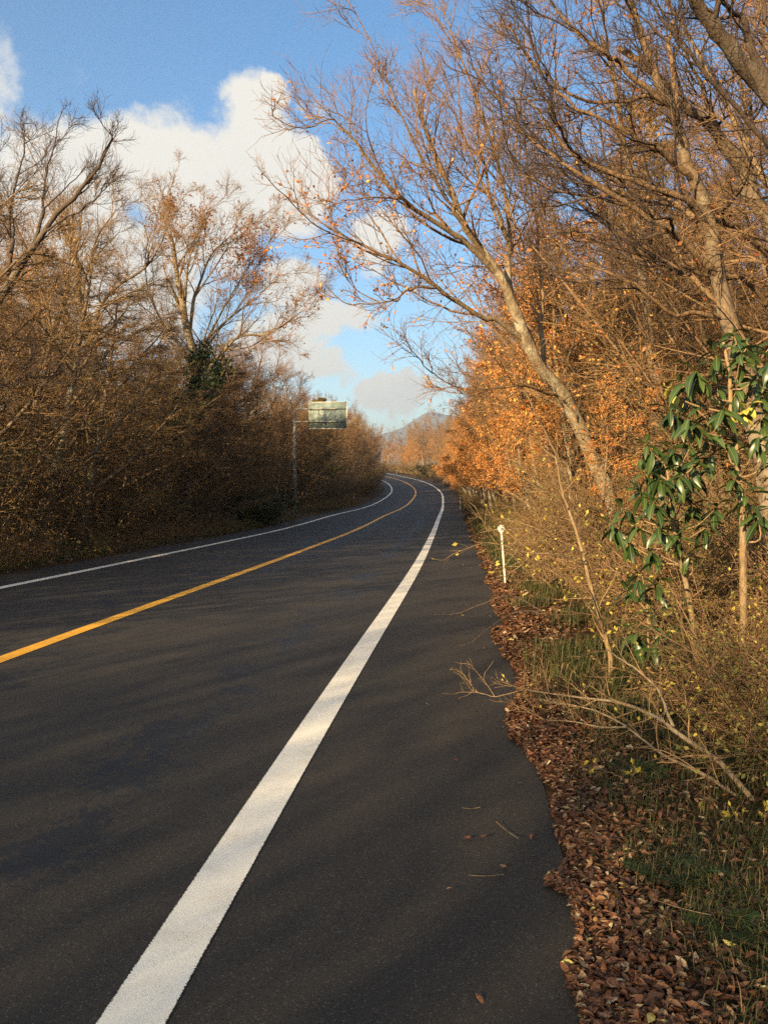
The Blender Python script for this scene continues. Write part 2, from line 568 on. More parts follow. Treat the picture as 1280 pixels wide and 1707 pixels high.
def simple_mat(name, a, b, scale=20, rough=.5, metallic=0.0, spec=.4):
    m, t = new_mat(name)
    c = t.n('ShaderNodeTexCoord').outputs['Object']
    n = t.noise(c, scale, 5, .65)
    out_bsdf(t, t.mix(t.smooth(n, .35, .7), a, b), t.smooth(n, .3, .8, rough - .1, rough + .15), spec, metallic=metallic)
    return m


M['post_white'] = simple_mat('post_white', (.62, .60, .54), (.42, .38, .31), 9)
M['reflector'] = simple_mat('reflector', (.84, .83, .76), (.76, .74, .66), 30, .35)
M['reflector_orange'] = simple_mat('reflector_orange', (.75, .25, .04), (.6, .18, .03), 30, .35)
M['pole'] = simple_mat('pole_grey', (.27, .27, .25), (.17, .165, .15), 5)
M['panel'] = simple_mat('panel_back', (.20, .245, .235), (.15, .19, .18), 3, .5)
M['rail'] = simple_mat('rail_dark', (.10, .11, .10), (.06, .065, .06), 8)
M['rock'] = simple_mat('mountain_forest', (.035, .05, .05), (.075, .07, .05), .01, .9)

# ------------------------------------------------------------------ ground, road, markings, mountain
def build_ground():
    s = np.r_[np.arange(-68, -2, 3.), np.arange(-2, 40, .35), np.arange(40, 258, 1.5)]
    right = np.r_[ER - .25, ER - .03, ER - .01, ER + np.arange(1, 26) * .13, ER + 3.3 + np.arange(1, 12) ** 1.7 * .55, 60, 90]
    left = np.r_[EL + .25, EL + .03, EL + .01, EL - np.arange(1, 16) * .2, EL - 3.2 - np.arange(1, 12) ** 1.7 * .6, -60, -90][::-1]
    off = np.r_[left, right]
    Sg, Og = np.meshgrid(s, off, indexing='ij')
    p = road_pt(Sg.ravel(), Og.ravel()).reshape(*Sg.shape, 3)
    h = verge_h(Sg, Og, p[..., 0], p[..., 1])
    h = np.where(np.abs(Og) > 70, -14, h)
    p[..., 2] += h
    p[-1, :, 2] = -14; p[0, :, 2] = -14
    n, k = Sg.shape
    i = np.arange(n * k).reshape(n, k)
    q = np.stack([i[:-1, :-1], i[:-1, 1:], i[1:, 1:], i[1:, :-1]], -1).reshape(-1, 4)[:, ::-1]
    V = p.reshape(-1, 3)
    g = np.array([-9000, -3000, -1000, -300, 0, 300, 1000, 3000, 9000.])
    X, Y = np.meshgrid(g, g + 1000, indexing='ij')
    W = np.stack([X, Y, np.full_like(X, -4.0)], -1).reshape(-1, 3)
    j = np.arange(81).reshape(9, 9) + len(V)
    q2 = np.stack([j[:-1, :-1], j[1:, :-1], j[1:, 1:], j[:-1, 1:]], -1).reshape(-1, 4)
    o = link('ground', mesh_from('ground', np.vstack([V, W]), [q, q2], M['soil'], smooth=True), kind='structure')
    return o


def strip(name, s, o0, o1, dz, mat, parent=None, uvx=None, n=2, ragged=0.0, rng=None):
    off = np.linspace(o0, o1, n)
    Sg, Og = np.meshgrid(s, off, indexing='ij')
    O2 = Og.copy()
    if ragged:
        O2[:, 0] += rng.normal(size=len(s)) * ragged; O2[:, -1] += rng.normal(size=len(s)) * ragged
    p = road_pt(Sg.ravel(), O2.ravel(), dz)
    k = len(off); i = np.arange(len(s) * k).reshape(len(s), k)
    q = np.stack([i[:-1, :-1], i[:-1, 1:], i[1:, 1:], i[1:, :-1]], -1).reshape(-1, 4)[:, ::-1]
    q = q[:, ::-1] if False else q
    me = mesh_from(name, p, [q], mat, smooth=True)
    uv = me.uv_layers.new(name='road')
    ux = Og if uvx is None else np.broadcast_to(np.linspace(-1, 1, n)[None], Og.shape)
    co = np.stack([ux.ravel(), Sg.ravel()], -1)[q.ravel()]
    uv.data.foreach_set('uv', co.astype(np.float32).ravel())
    return link(name, me, parent)


def build_road():
    rng = np.random.default_rng(8)
    s = np.r_[np.arange(-68, -2, 3.), np.arange(-2, 30, .25), np.arange(30, 257, 1.)]
    road = strip('road', s, EL, ER, 0.0, M['asphalt'], n=24)
    road['kind'] = 'structure'
    s2 = np.r_[np.arange(-68, -2, 3.), np.arange(-2, 30, .1), np.arange(30, 257, .5)]
    e = strip('edge_line', s2, WR - .1, WR + .1, .004, M['white_paint'], road, True, 5)
    strip('edge_line', s2, -WL - .085, -WL + .085, .004, M['white_paint'], road, True, 5)
    strip('centre_line', s2, -.085, .085, .004, M['yellow_paint'], road, True, 5)
    return road


GROUND = build_ground()
ROAD = build_road()


def build_mountain():
    rng = np.random.default_rng(4)
    # ridge seen through the gap at the end of the road
    X = np.linspace(-1500, 2600, 120); D = np.linspace(-900, 900, 30)
    Xg, Dg = np.meshgrid(X, D, indexing='ij')
    ridge = np.interp(X, [-1500, -600, -200, -60, 20, 130, 270, 420, 700, 1200, 2600], [40, 80, 170, 275, 318, 362, 415, 400, 330, 260, 120])
    fall = np.clip(1 - np.abs(Dg) / 900, 0, 1) ** .85
    n = sum(a * np.sin(X_ * Xg + Y_ * Dg + p) for a, X_, Y_, p in zip([9, 8, 7, 6, 5], rng.normal(size=5) * .012, rng.normal(size=5) * .014, rng.random(5) * 6))
    Z = ridge[:, None] * fall + n * fall - 6
    V = np.stack([Xg, 5200 + Dg, Z], -1).reshape(-1, 3)
    i = np.arange(V.shape[0]).reshape(Xg.shape)
    q = np.stack([i[:-1, :-1], i[1:, :-1], i[1:, 1:], i[:-1, 1:]], -1).reshape(-1, 4)
    link('mountain', mesh_from('mountain', V, [q], M['rock'], smooth=True), kind='structure')


build_mountain()
# ------------------------------------------------------------------ trees
def limb_len(P):
    return np.linalg.norm(np.diff(P, axis=0), axis=1).sum()


def crown_on(rng, limbs, G, dens=1.6, L2=1.9, n3=8, L3=.8, n4=6, L4=.32, ang=.8, bias=(0, 0, .25), trop=(0, 0, .05), flat=0., rend=.0022, t0=.25, twmin=.004, side=4, sec=None):
    """grow branches, twigs and twiglets on every limb; returns the twig polylines for the leaves.
    sec: (per metre, length) of secondary limbs put on first, for trees seen close"""
    P2s, R2s = [], []
    limbs = list(limbs)
    if sec:
        new = []
        for P, R in limbs:
            ln = limb_len(P)
            n = max(2, int(ln * sec[0]))
            PL, RL = branch(rng, P[None], R[None], n, .22, .97, .55, sec[1] * min(1.3, max(.5, ln / 4.5)), .55, .009, .006, 9, .13, trop, flat * .5, np.array(bias) * .6, .45)
            G.tube(PL, RL, 5)
            new += [(PL[k], RL[k]) for k in range(n)]
        limbs += new
    for P, R in limbs:
        n = max(3, int(limb_len(P) * dens))
        lim = min(1.25, max(.55, limb_len(P) / 4.5))
        P2, R2 = branch(rng, P[None], R[None], n, t0, 1.0, ang * .85, L2 * lim, .55, .007, twmin, 6, .15, trop, flat, bias, .6)
        P2s.append(P2); R2s.append(R2)
    P2 = np.concatenate(P2s); R2 = np.concatenate(R2s)
    G.tube(P2, R2, side)
    P3, R3 = branch(rng, P2, R2, n3, .12, 1.0, ang, L3, .55, twmin * 1.1, rend, 4, .18, trop, flat, bias, .5)
    keep = rng.random(len(P3)) > .12
    P3, R3 = P3[keep], R3[keep]
    G.tube(P3, R3, 3)
    if n4:
        P4, R4 = branch(rng, P3, R3, n4, .15, 1.0, ang, L4, .6, rend * 1.15, rend * .8, 2, .22, trop, flat, bias, .4)
        G.tube(P4, R4, 3)
        return P3, P4
    return P3, P3


def assemble(name, label, cat, group, Gt, Gc, Gl=None, bark='bark', crownm=None, leafm=None, loc=(0, 0, 0), rz=0.0, sc=1.0):
    root = thing(name, label, cat, group, loc, rz, sc)
    link('trunk', Gt.mesh('trunk', M[bark], True), root)
    cr = link('crown', Gc.mesh('crown', M[crownm or bark], False), root)
    if Gl is not None and Gl.n:
        link('leaves', Gl.mesh('leaves', M[leafm]), cr, 'stuff')
    return root


def free_tree(seed, H=9.0, r=.16, lean=(-.25, 0, 1), nl=8, forkt=.3, Ll=4.6, lang=.55, bias=(-.12, 0, .3), leaves=0, lsize=.06, lstart=0.0, **kw):
    rng = np.random.default_rng(seed)
    Gt, Gc, Gl = Geo(), Geo(), Geo()
    P, R = walk(rng, np.array([[0, 0, -.3]]), np.array([lean], float), np.array([H * .95]), np.array([r]), np.array([.02]), 14, .05, (0, 0, .03))
    R[0, 0] *= 1.35; R[0, 1] *= 1.08
    Gt.tube(P, R, 9)
    PL, RL = branch(rng, P, R, nl, forkt, .95, lang, Ll, .62, .02, .012, 10, .10, (0, 0, .03), 0, bias, .5)
    Gt.tube(PL, RL, 6)
    limbs = [(PL[i], RL[i]) for i in range(nl)] + [(P[0, 7:], R[0, 7:])]
    P3, P4 = crown_on(rng, limbs, Gc, bias=bias, **kw)
    if leaves:
        # leaves cling in clumps: keep twigs by a smooth field
        src = P4
        f = np.sin(src[:, 0, 0] * 1.7 + seed) + np.sin(src[:, 0, 1] * 1.5 + 2 * seed) + np.sin(src[:, 0, 2] * 1.9)
        keep = src[(f > lstart)]
        pos, d = on_twigs(rng, keep, leaves)
        leaf_geo(rng, Gl, pos, d + np.array([0, 0, -.5]), lsize, .55)
    return Gt, Gc, Gl


def shrub(seed, n=12, L=3.0, spread=.5, droop=-.03, n2=9, L2=.95, n3=7, L3=.38, leaves=1500, lsize=.05, r=.02, flat=.3, base=.35, fine=.0028, twl=None):
    rng = np.random.default_rng(seed)
    Gs, Gb, Gl = Geo(), Geo(), Geo()
    a = rng.random(n) * 6.28
    d = np.stack([np.cos(a) * spread, np.sin(a) * spread, np.ones(n)], -1) * rng.uniform(.8, 1.2, (n, 1)) + rng.normal(size=(n, 3)) * .15
    b = np.stack([np.cos(a), np.sin(a), np.zeros(n)], -1) * base * rng.random((n, 1)); b[:, 2] = -.1
    P, R = walk(rng, b, d, L * rng.uniform(.6, 1.1, n), np.full(n, r), np.full(n, .005), 9, .12, (0, 0, droop))
    Gs.tube(P, R, 5)
    P2, R2 = branch(rng, P, R, n2, .15, 1, .9, L2, .55, .005, fine, 4, .18, (0, 0, -.02), flat)
    Gb.tube(P2, R2, 3)
    P3, R3 = branch(rng, P2, R2, n3, .1, 1, .8, L3, .6, fine, fine * .8, 2, .2, (0, 0, 0), flat)
    Gb.tube(P3, R3, 3)
    if twl:
        P4, R4 = branch(rng, P3, R3, twl[0], .15, 1, .75, twl[1], .6, fine * .6, fine * .45, 2, .2, (0, 0, 0), flat)
        Gb.tube(P4, R4, 3); P3 = P4
    if leaves:
        pos, dd = on_twigs(rng, P3, leaves)
        leaf_geo(rng, Gl, pos, dd + np.array([0, 0, -.3]), lsize, .55)
    return Gs, Gb, Gl


def shrub_thing(name, label, cat, group, geo, bark, twig, leafm):
    root = thing(name, label, cat, group)
    link('stem', geo[0].mesh('stem', M[bark], True), root)
    b = link('branches', geo[1].mesh('branches', M[twig]), root, 'stuff')
    if geo[2].n:
        link('leaves', geo[2].mesh('leaves', M[leafm]), b, 'stuff')
    return root


prng = np.random.default_rng(21)


class Proto:
    """the first call places the built thing itself, later calls copy it with its parts"""
    def __init__(self, root, adj=''):
        self.root, self.used, self.adj = root, False, adj

    def put(self, loc, rz, sc, label, group):
        if not self.used:
            self.used = True
            o = self.root
            o.location = loc; o.rotation_euler = (0, 0, rz); o.scale = (sc, sc, sc); o['label'] = label
            o['group'] = group
            return o
        return copy_tree(self.root, label, loc, rz, sc, group)


def on_ground(x, y, dz=0.0):
    return (x, y, ground_z(x, y) + dz)


# ---- individually shaped trees that stand out in the photograph: limbs laid out in space, twigs grown on them
def hero_tree(name, label, cat, seed, trunk, tr, limbs, bark, twigm, leafm=None, leaves=0, lsize=.07, lfield=None, sides=9, far=1.0, **kw):
    """trunk / limbs: points (px, py, distance); tr: trunk radii (base, top); limbs: (points, r0)"""
    rng = np.random.default_rng(seed)
    A = lambda p: at(p[0], p[1], p[2] * far)
    tr = (tr[0] * far, tr[1] * far)
    tp = np.array([A(p) for p in trunk])
    base = tp[0].copy(); base[2] = ground_z(base[0], base[1])
    if tp[0][2] - base[2] > .25:
        tp = np.vstack([base + np.array([.0, .0, -.1]), tp])
    org = np.array([tp[0][0], tp[0][1], base[2]])
    Gt, Gc, Gl = Geo(), Geo(), Geo()

    def poly(pts, r0, r1, k):
        P = resample(pts, k) - org
        P[1:-1] += np.cumsum(rng.normal(size=(k - 2, 3)) * .02, 0) * .6 + rng.normal(size=(k - 2, 3)) * .006
        t = np.linspace(0, 1, k)
        return P, r0 * (1 - t) + r1 * t
    P, R = poly(tp, tr[0], tr[1], 26)
    R = R * (1 + .06 * rng.normal(size=26)); R[0] *= 1.3
    Gt.tube(P[None], R[None], sides)
    ls = []
    wood = [(P, R)]
    for pts, r0 in limbs:
        pw = np.array([A(p) for p in pts])
        c0 = norm(pw[0] - np.array([0, 0, HC]))
        best = None
        for WP, WR_ in wood:
            v = norm(WP + org - np.array([0, 0, HC])) @ c0
            k = int(v.argmax())
            if best is None or v[k] > best[0]:
                best = (v[k], WP, k, WR_[k])
        k = best[2]
        root_pt = best[1][k] + org; low = best[1][max(k - 2, 0)] + org
        shift = root_pt - pw[0]
        w_ = np.linspace(1, 0, len(pw))[:, None] ** 2
        pw = pw + shift * w_
        pw = np.vstack([low * .5 + root_pt * .5, pw[:1] * .35 + pw[1:2] * .65 if len(pw) > 3 else pw[:1], pw[1:]]) if len(pw) > 3 else np.vstack([low, pw[1:]])
        q, r = poly(pw, min(r0 * far * LIMB, best[3] * .85), max(.006, r0 * .1), 22)
        wood.append((q, r))
        r *= 1 + .05 * rng.normal(size=22)
        Gt.tube(q[None], r[None], 7)
        ls.append((q, r))
    ls.append((P[15:], R[15:]))
    P3, P4 = crown_on(rng, ls, Gc, **kw)
    if leaves:
        src = P4
        if lfield is not None:
            w = lfield(src[:, 0] + org)
            src = src[rng.random(len(src)) < w]
        pos, d = on_twigs(rng, src, leaves)
        leaf_geo(rng, Gl, pos, d + np.array([0, 0, -.4]), lsize, .55)
    return assemble(name, label, cat, None, Gt, Gc, Gl, bark, twigm, leafm, tuple(org))


def near_px(px, py, r):
    """weight of points seen around a photo direction"""
    c = np.array(px_dir(px, py))

    def f(p):
        v = norm(p - np.array([0, 0, HC]))
        return np.exp(-(np.arccos(np.clip(v @ c, -1, 1)) / r) ** 2)
    return f


LIMB = .68
# right: pale trunk leaning over the road behind the near marker post
hero_tree('bare_tree', 'pale leaning trunk behind the near round-topped post, arching over the road', 'tree', 11,
          [(1020, 850, 14.6), (988, 765, 14.4), (957, 690, 14.2), (932, 645, 14), (903, 605, 13.8), (880, 555, 13.6), (862, 510, 13.5), (845, 470, 13.4), (815, 425, 13.3), (775, 375, 13.2), (750, 310, 13.3), (715, 230, 13.4), (690, 150, 13.5)], (.145, .022),
          [([(822, 435, 13.3), (760, 388, 12.8), (700, 345, 12.4), (655, 312, 12), (610, 255, 11.8), (565, 200, 11.7), (548, 180, 11.6)], .075),
           ([(872, 535, 13.5), (800, 520, 13.2), (740, 488, 12.8), (690, 452, 12.5), (640, 430, 12.3), (590, 405, 12.2), (548, 380, 12), (530, 330, 12)], .07),
           ([(705, 462, 12.6), (650, 486, 12.2), (585, 490, 12), (545, 478, 11.9)], .03),
           ([(850, 475, 13.4), (845, 400, 13.8), (835, 310, 14), (805, 210, 14.3), (765, 100, 14.5), (735, 10, 14.6)], .08),
           ([(893, 585, 13.7), (905, 500, 14.6), (900, 400, 15), (890, 280, 15.4), (880, 150, 15.7)], .07),
           ([(800, 410, 13.2), (750, 330, 12.6), (700, 250, 12.2), (660, 150, 12), (640, 95, 12)], .05),
           ([(845, 400, 13.8), (800, 300, 13.4), (760, 190, 13.3), (700, 90, 13.3)], .05),
           ([(925, 635, 14), (850, 640, 13.2), (780, 640, 12.8), (720, 610, 12.5)], .035)],
          'bark_pale', 'bark_red', 'leaf_orange', 2600, .06, lambda p: np.maximum(.35 * near_px(600, 420, .09)(p), near_px(880, 480, .09)(p)), sec=(1.5, 2.3), dens=2.3, L2=1.25, n3=7, L3=.6, n4=5, L4=.26, ang=.72, bias=(-.10, -.03, .12))
# right: two big grey-brown trees nearer the viewer
hero_tree('bare_tree', 'tall bare tree behind the glossy laurel, its trunk curving up and leftwards', 'tree', 12,
          [(1290, 870, 9.6), (1262, 720, 9.5), (1240, 630, 9.4), (1222, 555, 9.3), (1203, 480, 9.2), (1188, 400, 9.1), (1165, 320, 9), (1140, 255, 8.9), (1115, 185, 8.8), (1080, 100, 8.7), (1050, 0, 8.6)], (.14, .03),
          [([(1180, 372, 9.1), (1130, 335, 8.8), (1060, 305, 8.6), (980, 270, 8.5), (920, 230, 8.4), (860, 150, 8.3)], .065),
           ([(1178, 365, 9.1), (1100, 325, 9.6), (1030, 295, 9.8), (960, 270, 10), (900, 190, 10.2)], .05),
           ([(1145, 270, 8.9), (1080, 245, 8.5), (1000, 210, 8.3), (930, 170, 8.2), (860, 90, 8.2)], .05),
           ([(1195, 430, 9.2), (1115, 395, 8.8), (1040, 350, 8.6), (960, 300, 8.4), (880, 240, 8.3), (820, 150, 8.2)], .065),
           ([(1205, 490, 9.2), (1130, 445, 9.6), (1040, 380, 9.8), (960, 320, 10), (900, 260, 10.2)], .05),
           ([(1100, 150, 8.8), (1110, 80, 9.2), (1130, -20, 9.5)], .05),
           ([(1215, 525, 9.3), (1120, 520, 8.9), (1040, 470, 8.6), (960, 440, 8.5), (900, 400, 8.4)], .05),
           ([(1090, 130, 8.7), (1010, 90, 8.4), (940, 30, 8.3), (880, -40, 8.3)], .045)],
          'bark', 'bark_dark', 'leaf_rust', 250, .06, None, sec=(1.7, 1.9), dens=2.5, L2=.95, n3=7, L3=.45, n4=4, L4=.2, ang=.7, bias=(-.13, 0, .1), twmin=.0032, rend=.0018)  # crown darker than the trunk: shade put into its bark colour
hero_tree('bare_tree', 'stout grey tree at the right edge with long limbs sweeping left above the laurel', 'tree', 13,
          [(1345, 800, 11.2), (1325, 640, 11), (1290, 500, 10.8), (1282, 390, 10.6), (1242, 332, 10.5), (1222, 285, 10.4), (1195, 245, 10.2), (1168, 212, 10), (1138, 192, 9.8), (1090, 150, 9.6), (1030, 80, 9.5)], (.15, .03),
          [([(1120, 185, 9.8), (1065, 181, 9.6), (1000, 185, 9.4), (940, 165, 9.3), (880, 110, 9.2), (830, 40, 9.2)], .05),
           ([(1230, 300, 10.4), (1240, 200, 10.6), (1225, 100, 10.8), (1205, -30, 11)], .075),
           ([(1280, 385, 10.6), (1200, 370, 10.2), (1120, 350, 10), (1020, 330, 9.8), (930, 330, 9.6), (860, 290, 9.5)], .06),
           ([(1180, 225, 10), (1170, 140, 9.8), (1130, 60, 9.7), (1110, -30, 9.6)], .05),
           ([(1290, 480, 10.8), (1200, 470, 10.6), (1100, 450, 10.4), (1010, 430, 10.2), (940, 390, 10)], .05)],
          'bark', 'bark_dark', None, 0, sec=(1.6, 2.0), dens=2.3, L2=1.0, n3=7, L3=.45, n4=4, L4=.2, ang=.7, bias=(-.13, 0, .1), twmin=.0032, rend=.0018)  # twigs coloured darker to stand for the shade they hang in
hero_tree('bare_tree', 'dark thick-limbed tree leaning in at the upper right corner', 'tree', 14,
          [(1560, 760, 7.4), (1480, 480, 7.3), (1390, 280, 7.2), (1285, 140, 7.1), (1240, 98, 7), (1208, 62, 6.9), (1180, 22, 6.8), (1155, -20, 6.7), (1080, -110, 6.6)], (.105, .035),
          [([(1262, 118, 7.05), (1262, 60, 7), (1240, 22, 6.9), (1210, 2, 6.8), (1170, -15, 6.7), (1100, -30, 6.6)], .055),
           ([(1390, 280, 7.2), (1290, 235, 6.9), (1200, 150, 6.7), (1130, 70, 6.5), (1060, -10, 6.4)], .045),
           ([(1330, 200, 7.15), (1300, 60, 7.3), (1290, -60, 7.4)], .06)],
          'bark_dark', 'bark_dark', None, 0, sec=(1.8, 1.5), dens=2.5, L2=.8, n3=6, L3=.38, n4=4, L4=.18, ang=.75, bias=(-.15, 0, .08), twmin=.003, rend=.0017)
hero_tree('bare_tree', 'slender brown trunk rising between the pale leaning tree and the laurel', 'tree', 15,
          [(1105, 820, 17), (1095, 700, 17), (1085, 590, 17), (1070, 480, 16.8), (1060, 380, 16.6), (1040, 280, 16.4), (1025, 180, 16.2), (1000, 60, 16)], (.15, .03),
          [([(1090, 620, 17), (1030, 560, 16.6), (980, 510, 16.2), (920, 470, 16), (860, 400, 15.8)], .06),
           ([(1075, 500, 16.8), (1120, 420, 17), (1150, 320, 17.2), (1160, 200, 17.4)], .06),
           ([(1062, 400, 16.6), (1000, 340, 16.2), (950, 250, 16), (900, 140, 15.8), (870, 40, 15.8)], .055),
           ([(1045, 300, 16.4), (1080, 200, 16.6), (1090, 90, 16.8)], .05)],
          'bark', 'bark_red', 'leaf_rust', 500, .07, None, sec=(1.2, 2.2), dens=1.8, L2=1.3, n3=7, L3=.6, n4=4, L4=.28, ang=.75, bias=(-.08, 0, .15))
# left: three individual trees
hero_tree('bare_tree', 'dark bare tree at the left edge with upswept fine branches', 'tree', 16,
          [(-95, 950, 13.6), (-85, 760, 13.6), (-75, 640, 13.6), (-50, 570, 13.6), (0, 495, 13.5), (30, 445, 13.4), (60, 400, 13.3), (90, 355, 13.2), (120, 325, 13.1), (150, 285, 13), (172, 240, 13), (183, 215, 13)], (.085, .010),
          [([(30, 447, 13.4), (22, 380, 13.6), (28, 310, 13.8), (42, 250, 14), (30, 205, 14)], .05),
           ([(58, 400, 13.3), (66, 340, 13.4), (75, 290, 13.5), (95, 240, 13.6), (105, 185, 13.6)], .045),
           ([(-20, 525, 13.5), (-25, 420, 13.8), (-10, 330, 14), (-15, 230, 14.2)], .06),
           ([(85, 362, 13.2), (130, 345, 13), (165, 320, 12.9), (180, 295, 12.9)], .03),
           ([(-60, 590, 13.6), (-10, 575, 13), (25, 600, 12.6), (60, 640, 12.4), (90, 650, 12.2)], .04),
           ([(-75, 640, 13.6), (-20, 640, 13.1), (20, 640, 12.8), (40, 620, 12.6), (75, 625, 12.5)], .05)],
          'bark_dark', 'bark_dark', None, 0, far=1.25, sec=(1.4, 1.9), dens=2.3, L2=1.0, n3=7, L3=.48, n4=4, L4=.24, ang=.7, bias=(.04, 0, .2))  # dark bark colour carries the shade this near tree stands in
hero_tree('bare_tree', 'pale-limbed tree forking behind the dark left-edge tree', 'tree', 17,
          [(165, 880, 22), (160, 720, 22), (155, 600, 22), (150, 550, 22), (135, 505, 21.8), (131, 450, 21.6), (124, 400, 21.5), (112, 365, 21.4)], (.19, .05),
          [([(152, 560, 22), (170, 512, 21.6), (200, 478, 21.2), (245, 446, 20.9), (268, 410, 20.7), (285, 365, 20.6)], .09),
           ([(133, 500, 21.8), (150, 445, 22.2), (165, 392, 22.4), (190, 352, 22.5), (225, 318, 22.6)], .07),
           ([(125, 420, 21.5), (100, 380, 21.3), (80, 340, 21.2), (60, 300, 21)], .05),
           ([(155, 600, 22), (110, 540, 21.6), (80, 480, 21.4), (60, 420, 21.2)], .06)],
          'bark_pale', 'twig', None, 0, far=1.35, sec=(1.1, 2.6), dens=1.7, L2=1.5, n3=10, L3=.75, n4=5, L4=.34, twmin=.006, rend=.0032, ang=.75, bias=(.04, 0, .12))
T_IVY = hero_tree('ivy_clad_tree', 'broad tree with ivy on its trunk and rusty leaves topping its crown', 'tree', 18,
          [(255, 905, 24), (268, 830, 24), (277, 760, 24), (295, 700, 24), (318, 650, 24), (322, 600, 24), (310, 550, 24), (300, 500, 23.8), (290, 440, 23.6), (285, 390, 23.5)], (.24, .04),
          [([(320, 625, 24), (345, 565, 23.6), (385, 530, 23.3), (430, 498, 23), (460, 470, 22.8)], .09),
           ([(318, 655, 24), (360, 605, 23.5), (395, 568, 23.2), (440, 562, 22.8), (478, 540, 22.5), (505, 518, 22.3)], .1),
           ([(308, 545, 24), (330, 480, 24.3), (355, 425, 24.5), (385, 395, 24.6), (420, 370, 24.6)], .08),
           ([(303, 510, 23.8), (315, 440, 23.4), (330, 390, 23.2), (345, 345, 23)], .06),
           ([(318, 600, 24), (280, 560, 24.2), (250, 500, 24.4), (240, 430, 24.6), (255, 370, 24.7)], .08),
           ([(345, 565, 23.6), (390, 480, 23.5), (420, 430, 23.3), (440, 400, 23.2)], .05)],
          'bark_pale', 'twig', 'leaf_rust', 5200, .085, lambda p: np.maximum.reduce([near_px(395, 430, .035)(p), .8 * near_px(300, 370, .03)(p), .5 * near_px(480, 520, .03)(p), .06 + 0 * p[:, 0]]),
          far=1.3, sec=(1.1, 2.8), dens=1.7, L2=1.6, n3=10, L3=.8, n4=5, L4=.36, twmin=.006, rend=.0032, ang=.75, bias=(.08, -.05, .1))
# ivy climbing the forked trunk (a part of that tree's look)
def ivy_on(root, pts, seed, n):
    rng = np.random.default_rng(seed)
    P = resample(np.array([at(p[0], p[1], p[2] * 1.3) for p in pts]), 30)
    b = rng.integers(0, 30, n)
    pos = P[b] + rng.normal(size=(n, 3)) * np.array([.2, .2, .16]) - np.array(root.location)
    G = Geo(); leaf_geo(rng, G, pos, rng.normal(size=(n, 3)) + np.array([.4, -.6, -.4]), .12, .9)
    link('ivy', G.mesh('ivy', M['leaf_green']), root, 'stuff')


ivy_on(T_IVY, [(285, 735, 23.8), (300, 700, 23.7), (320, 655, 23.7), (324, 610, 23.7), (340, 580, 23.6)], 5, 1500)
ivy_on(T_IVY, [(318, 690, 23.6), (350, 640, 23.3), (372, 605, 23.2)], 6, 700)

# ---- kinds of tree that repeat through the wood
K_BARE = [Proto(assemble('bare_tree', 'x', 'tree', None, *free_tree(31, 10.2, .14, (-.22, 0, 1), 12, .2, 4.8, .8, (-.15, 0, .14), dens=2.7, L2=1.8, n3=9, L3=.75, n4=5, L4=.33, twmin=.0065, rend=.0032), bark='bark', crownm='bark_red')),
          Proto(assemble('bare_tree', 'x', 'tree', None, *free_tree(32, 9.3, .12, (-.35, .1, 1), 13, .15, 4.4, .85, (-.15, 0, .12), dens=2.6, L2=1.7, n3=9, L3=.7, n4=5, L4=.3, twmin=.0065, rend=.0032, leaves=1800, lsize=.075, lstart=.4), bark='bark_pale', crownm='twig', leafm='leaf_rust')),
          Proto(assemble('bare_tree', 'x', 'tree', None, *free_tree(33, 11.2, .16, (-.1, -.1, 1), 13, .2, 4.8, .75, (-.1, 0, .16), dens=2.6, L2=1.9, n3=9, L3=.75, n4=5, L4=.32, twmin=.0065, rend=.0032), bark='bark', crownm='twig'))]
K_ORANGE = [Proto(assemble('orange_leaved_tree', 'x', 'tree', None, *free_tree(41, 5.6, .09, (-.3, 0, 1), 9, .12, 3.0, .8, (-.25, 0, .08), leaves=16000, lsize=.052, lstart=-1.3, dens=2.0, L2=1.3, n3=7, L3=.6, n4=4, L4=.3, flat=.3), bark='bark_pale', crownm='twig', leafm='leaf_orange')),
            Proto(assemble('orange_leaved_tree', 'x', 'tree', None, *free_tree(42, 7.0, .1, (-.2, .1, 1), 9, .15, 3.2, .75, (-.2, 0, .1), leaves=9500, lsize=.052, lstart=-.9, dens=2.0, L2=1.4, n3=7, L3=.6, n4=4, L4=.3, flat=.25), bark='bark_pale', crownm='twig', leafm='leaf_orange'))]
K_THICK = [Proto(shrub_thing('thicket_shrub', 'x', 'shrub', None, shrub(51, 14, 4.6, .5, n2=11, L2=1.4, n3=6, L3=.55, leaves=3000, lsize=.06, r=.036, fine=.0058), 'bark', 'twig', 'leaf_brown')),
           Proto(shrub_thing('thicket_shrub', 'x', 'shrub', None, shrub(52, 14, 4.2, .65, -.05, n2=11, L2=1.35, n3=6, L3=.52, leaves=4200, lsize=.06, r=.034, fine=.0056), 'bark_pale', 'twig', 'leaf_dull')),
           Proto(shrub_thing('thicket_shrub', 'x', 'shrub', None, shrub(53, 14, 5.4, .38, -.02, n2=11, L2=1.5, n3=6, L3=.55, leaves=1600, lsize=.06, r=.042, fine=.006), 'bark_pale', 'twig', 'leaf_brown'))]
K_SLIM = [Proto(shrub_thing('multi_stemmed_tree', 'x', 'tree', None, shrub(47, 6, 9.0, .30, -.004, n2=16, L2=2.3, n3=10, L3=.85, leaves=1100, lsize=.07, r=.062, flat=.1, fine=.006, twl=(5, .36)), 'bark_pale', 'bark', 'leaf_rust')),
          Proto(shrub_thing('multi_stemmed_tree', 'x', 'tree', None, shrub(48, 7, 8.0, .36, -.004, n2=15, L2=2.2, n3=10, L3=.8, leaves=2200, lsize=.07, r=.055, flat=.1, fine=.006, twl=(5, .34)), 'bark', 'twig', 'leaf_orange'))]
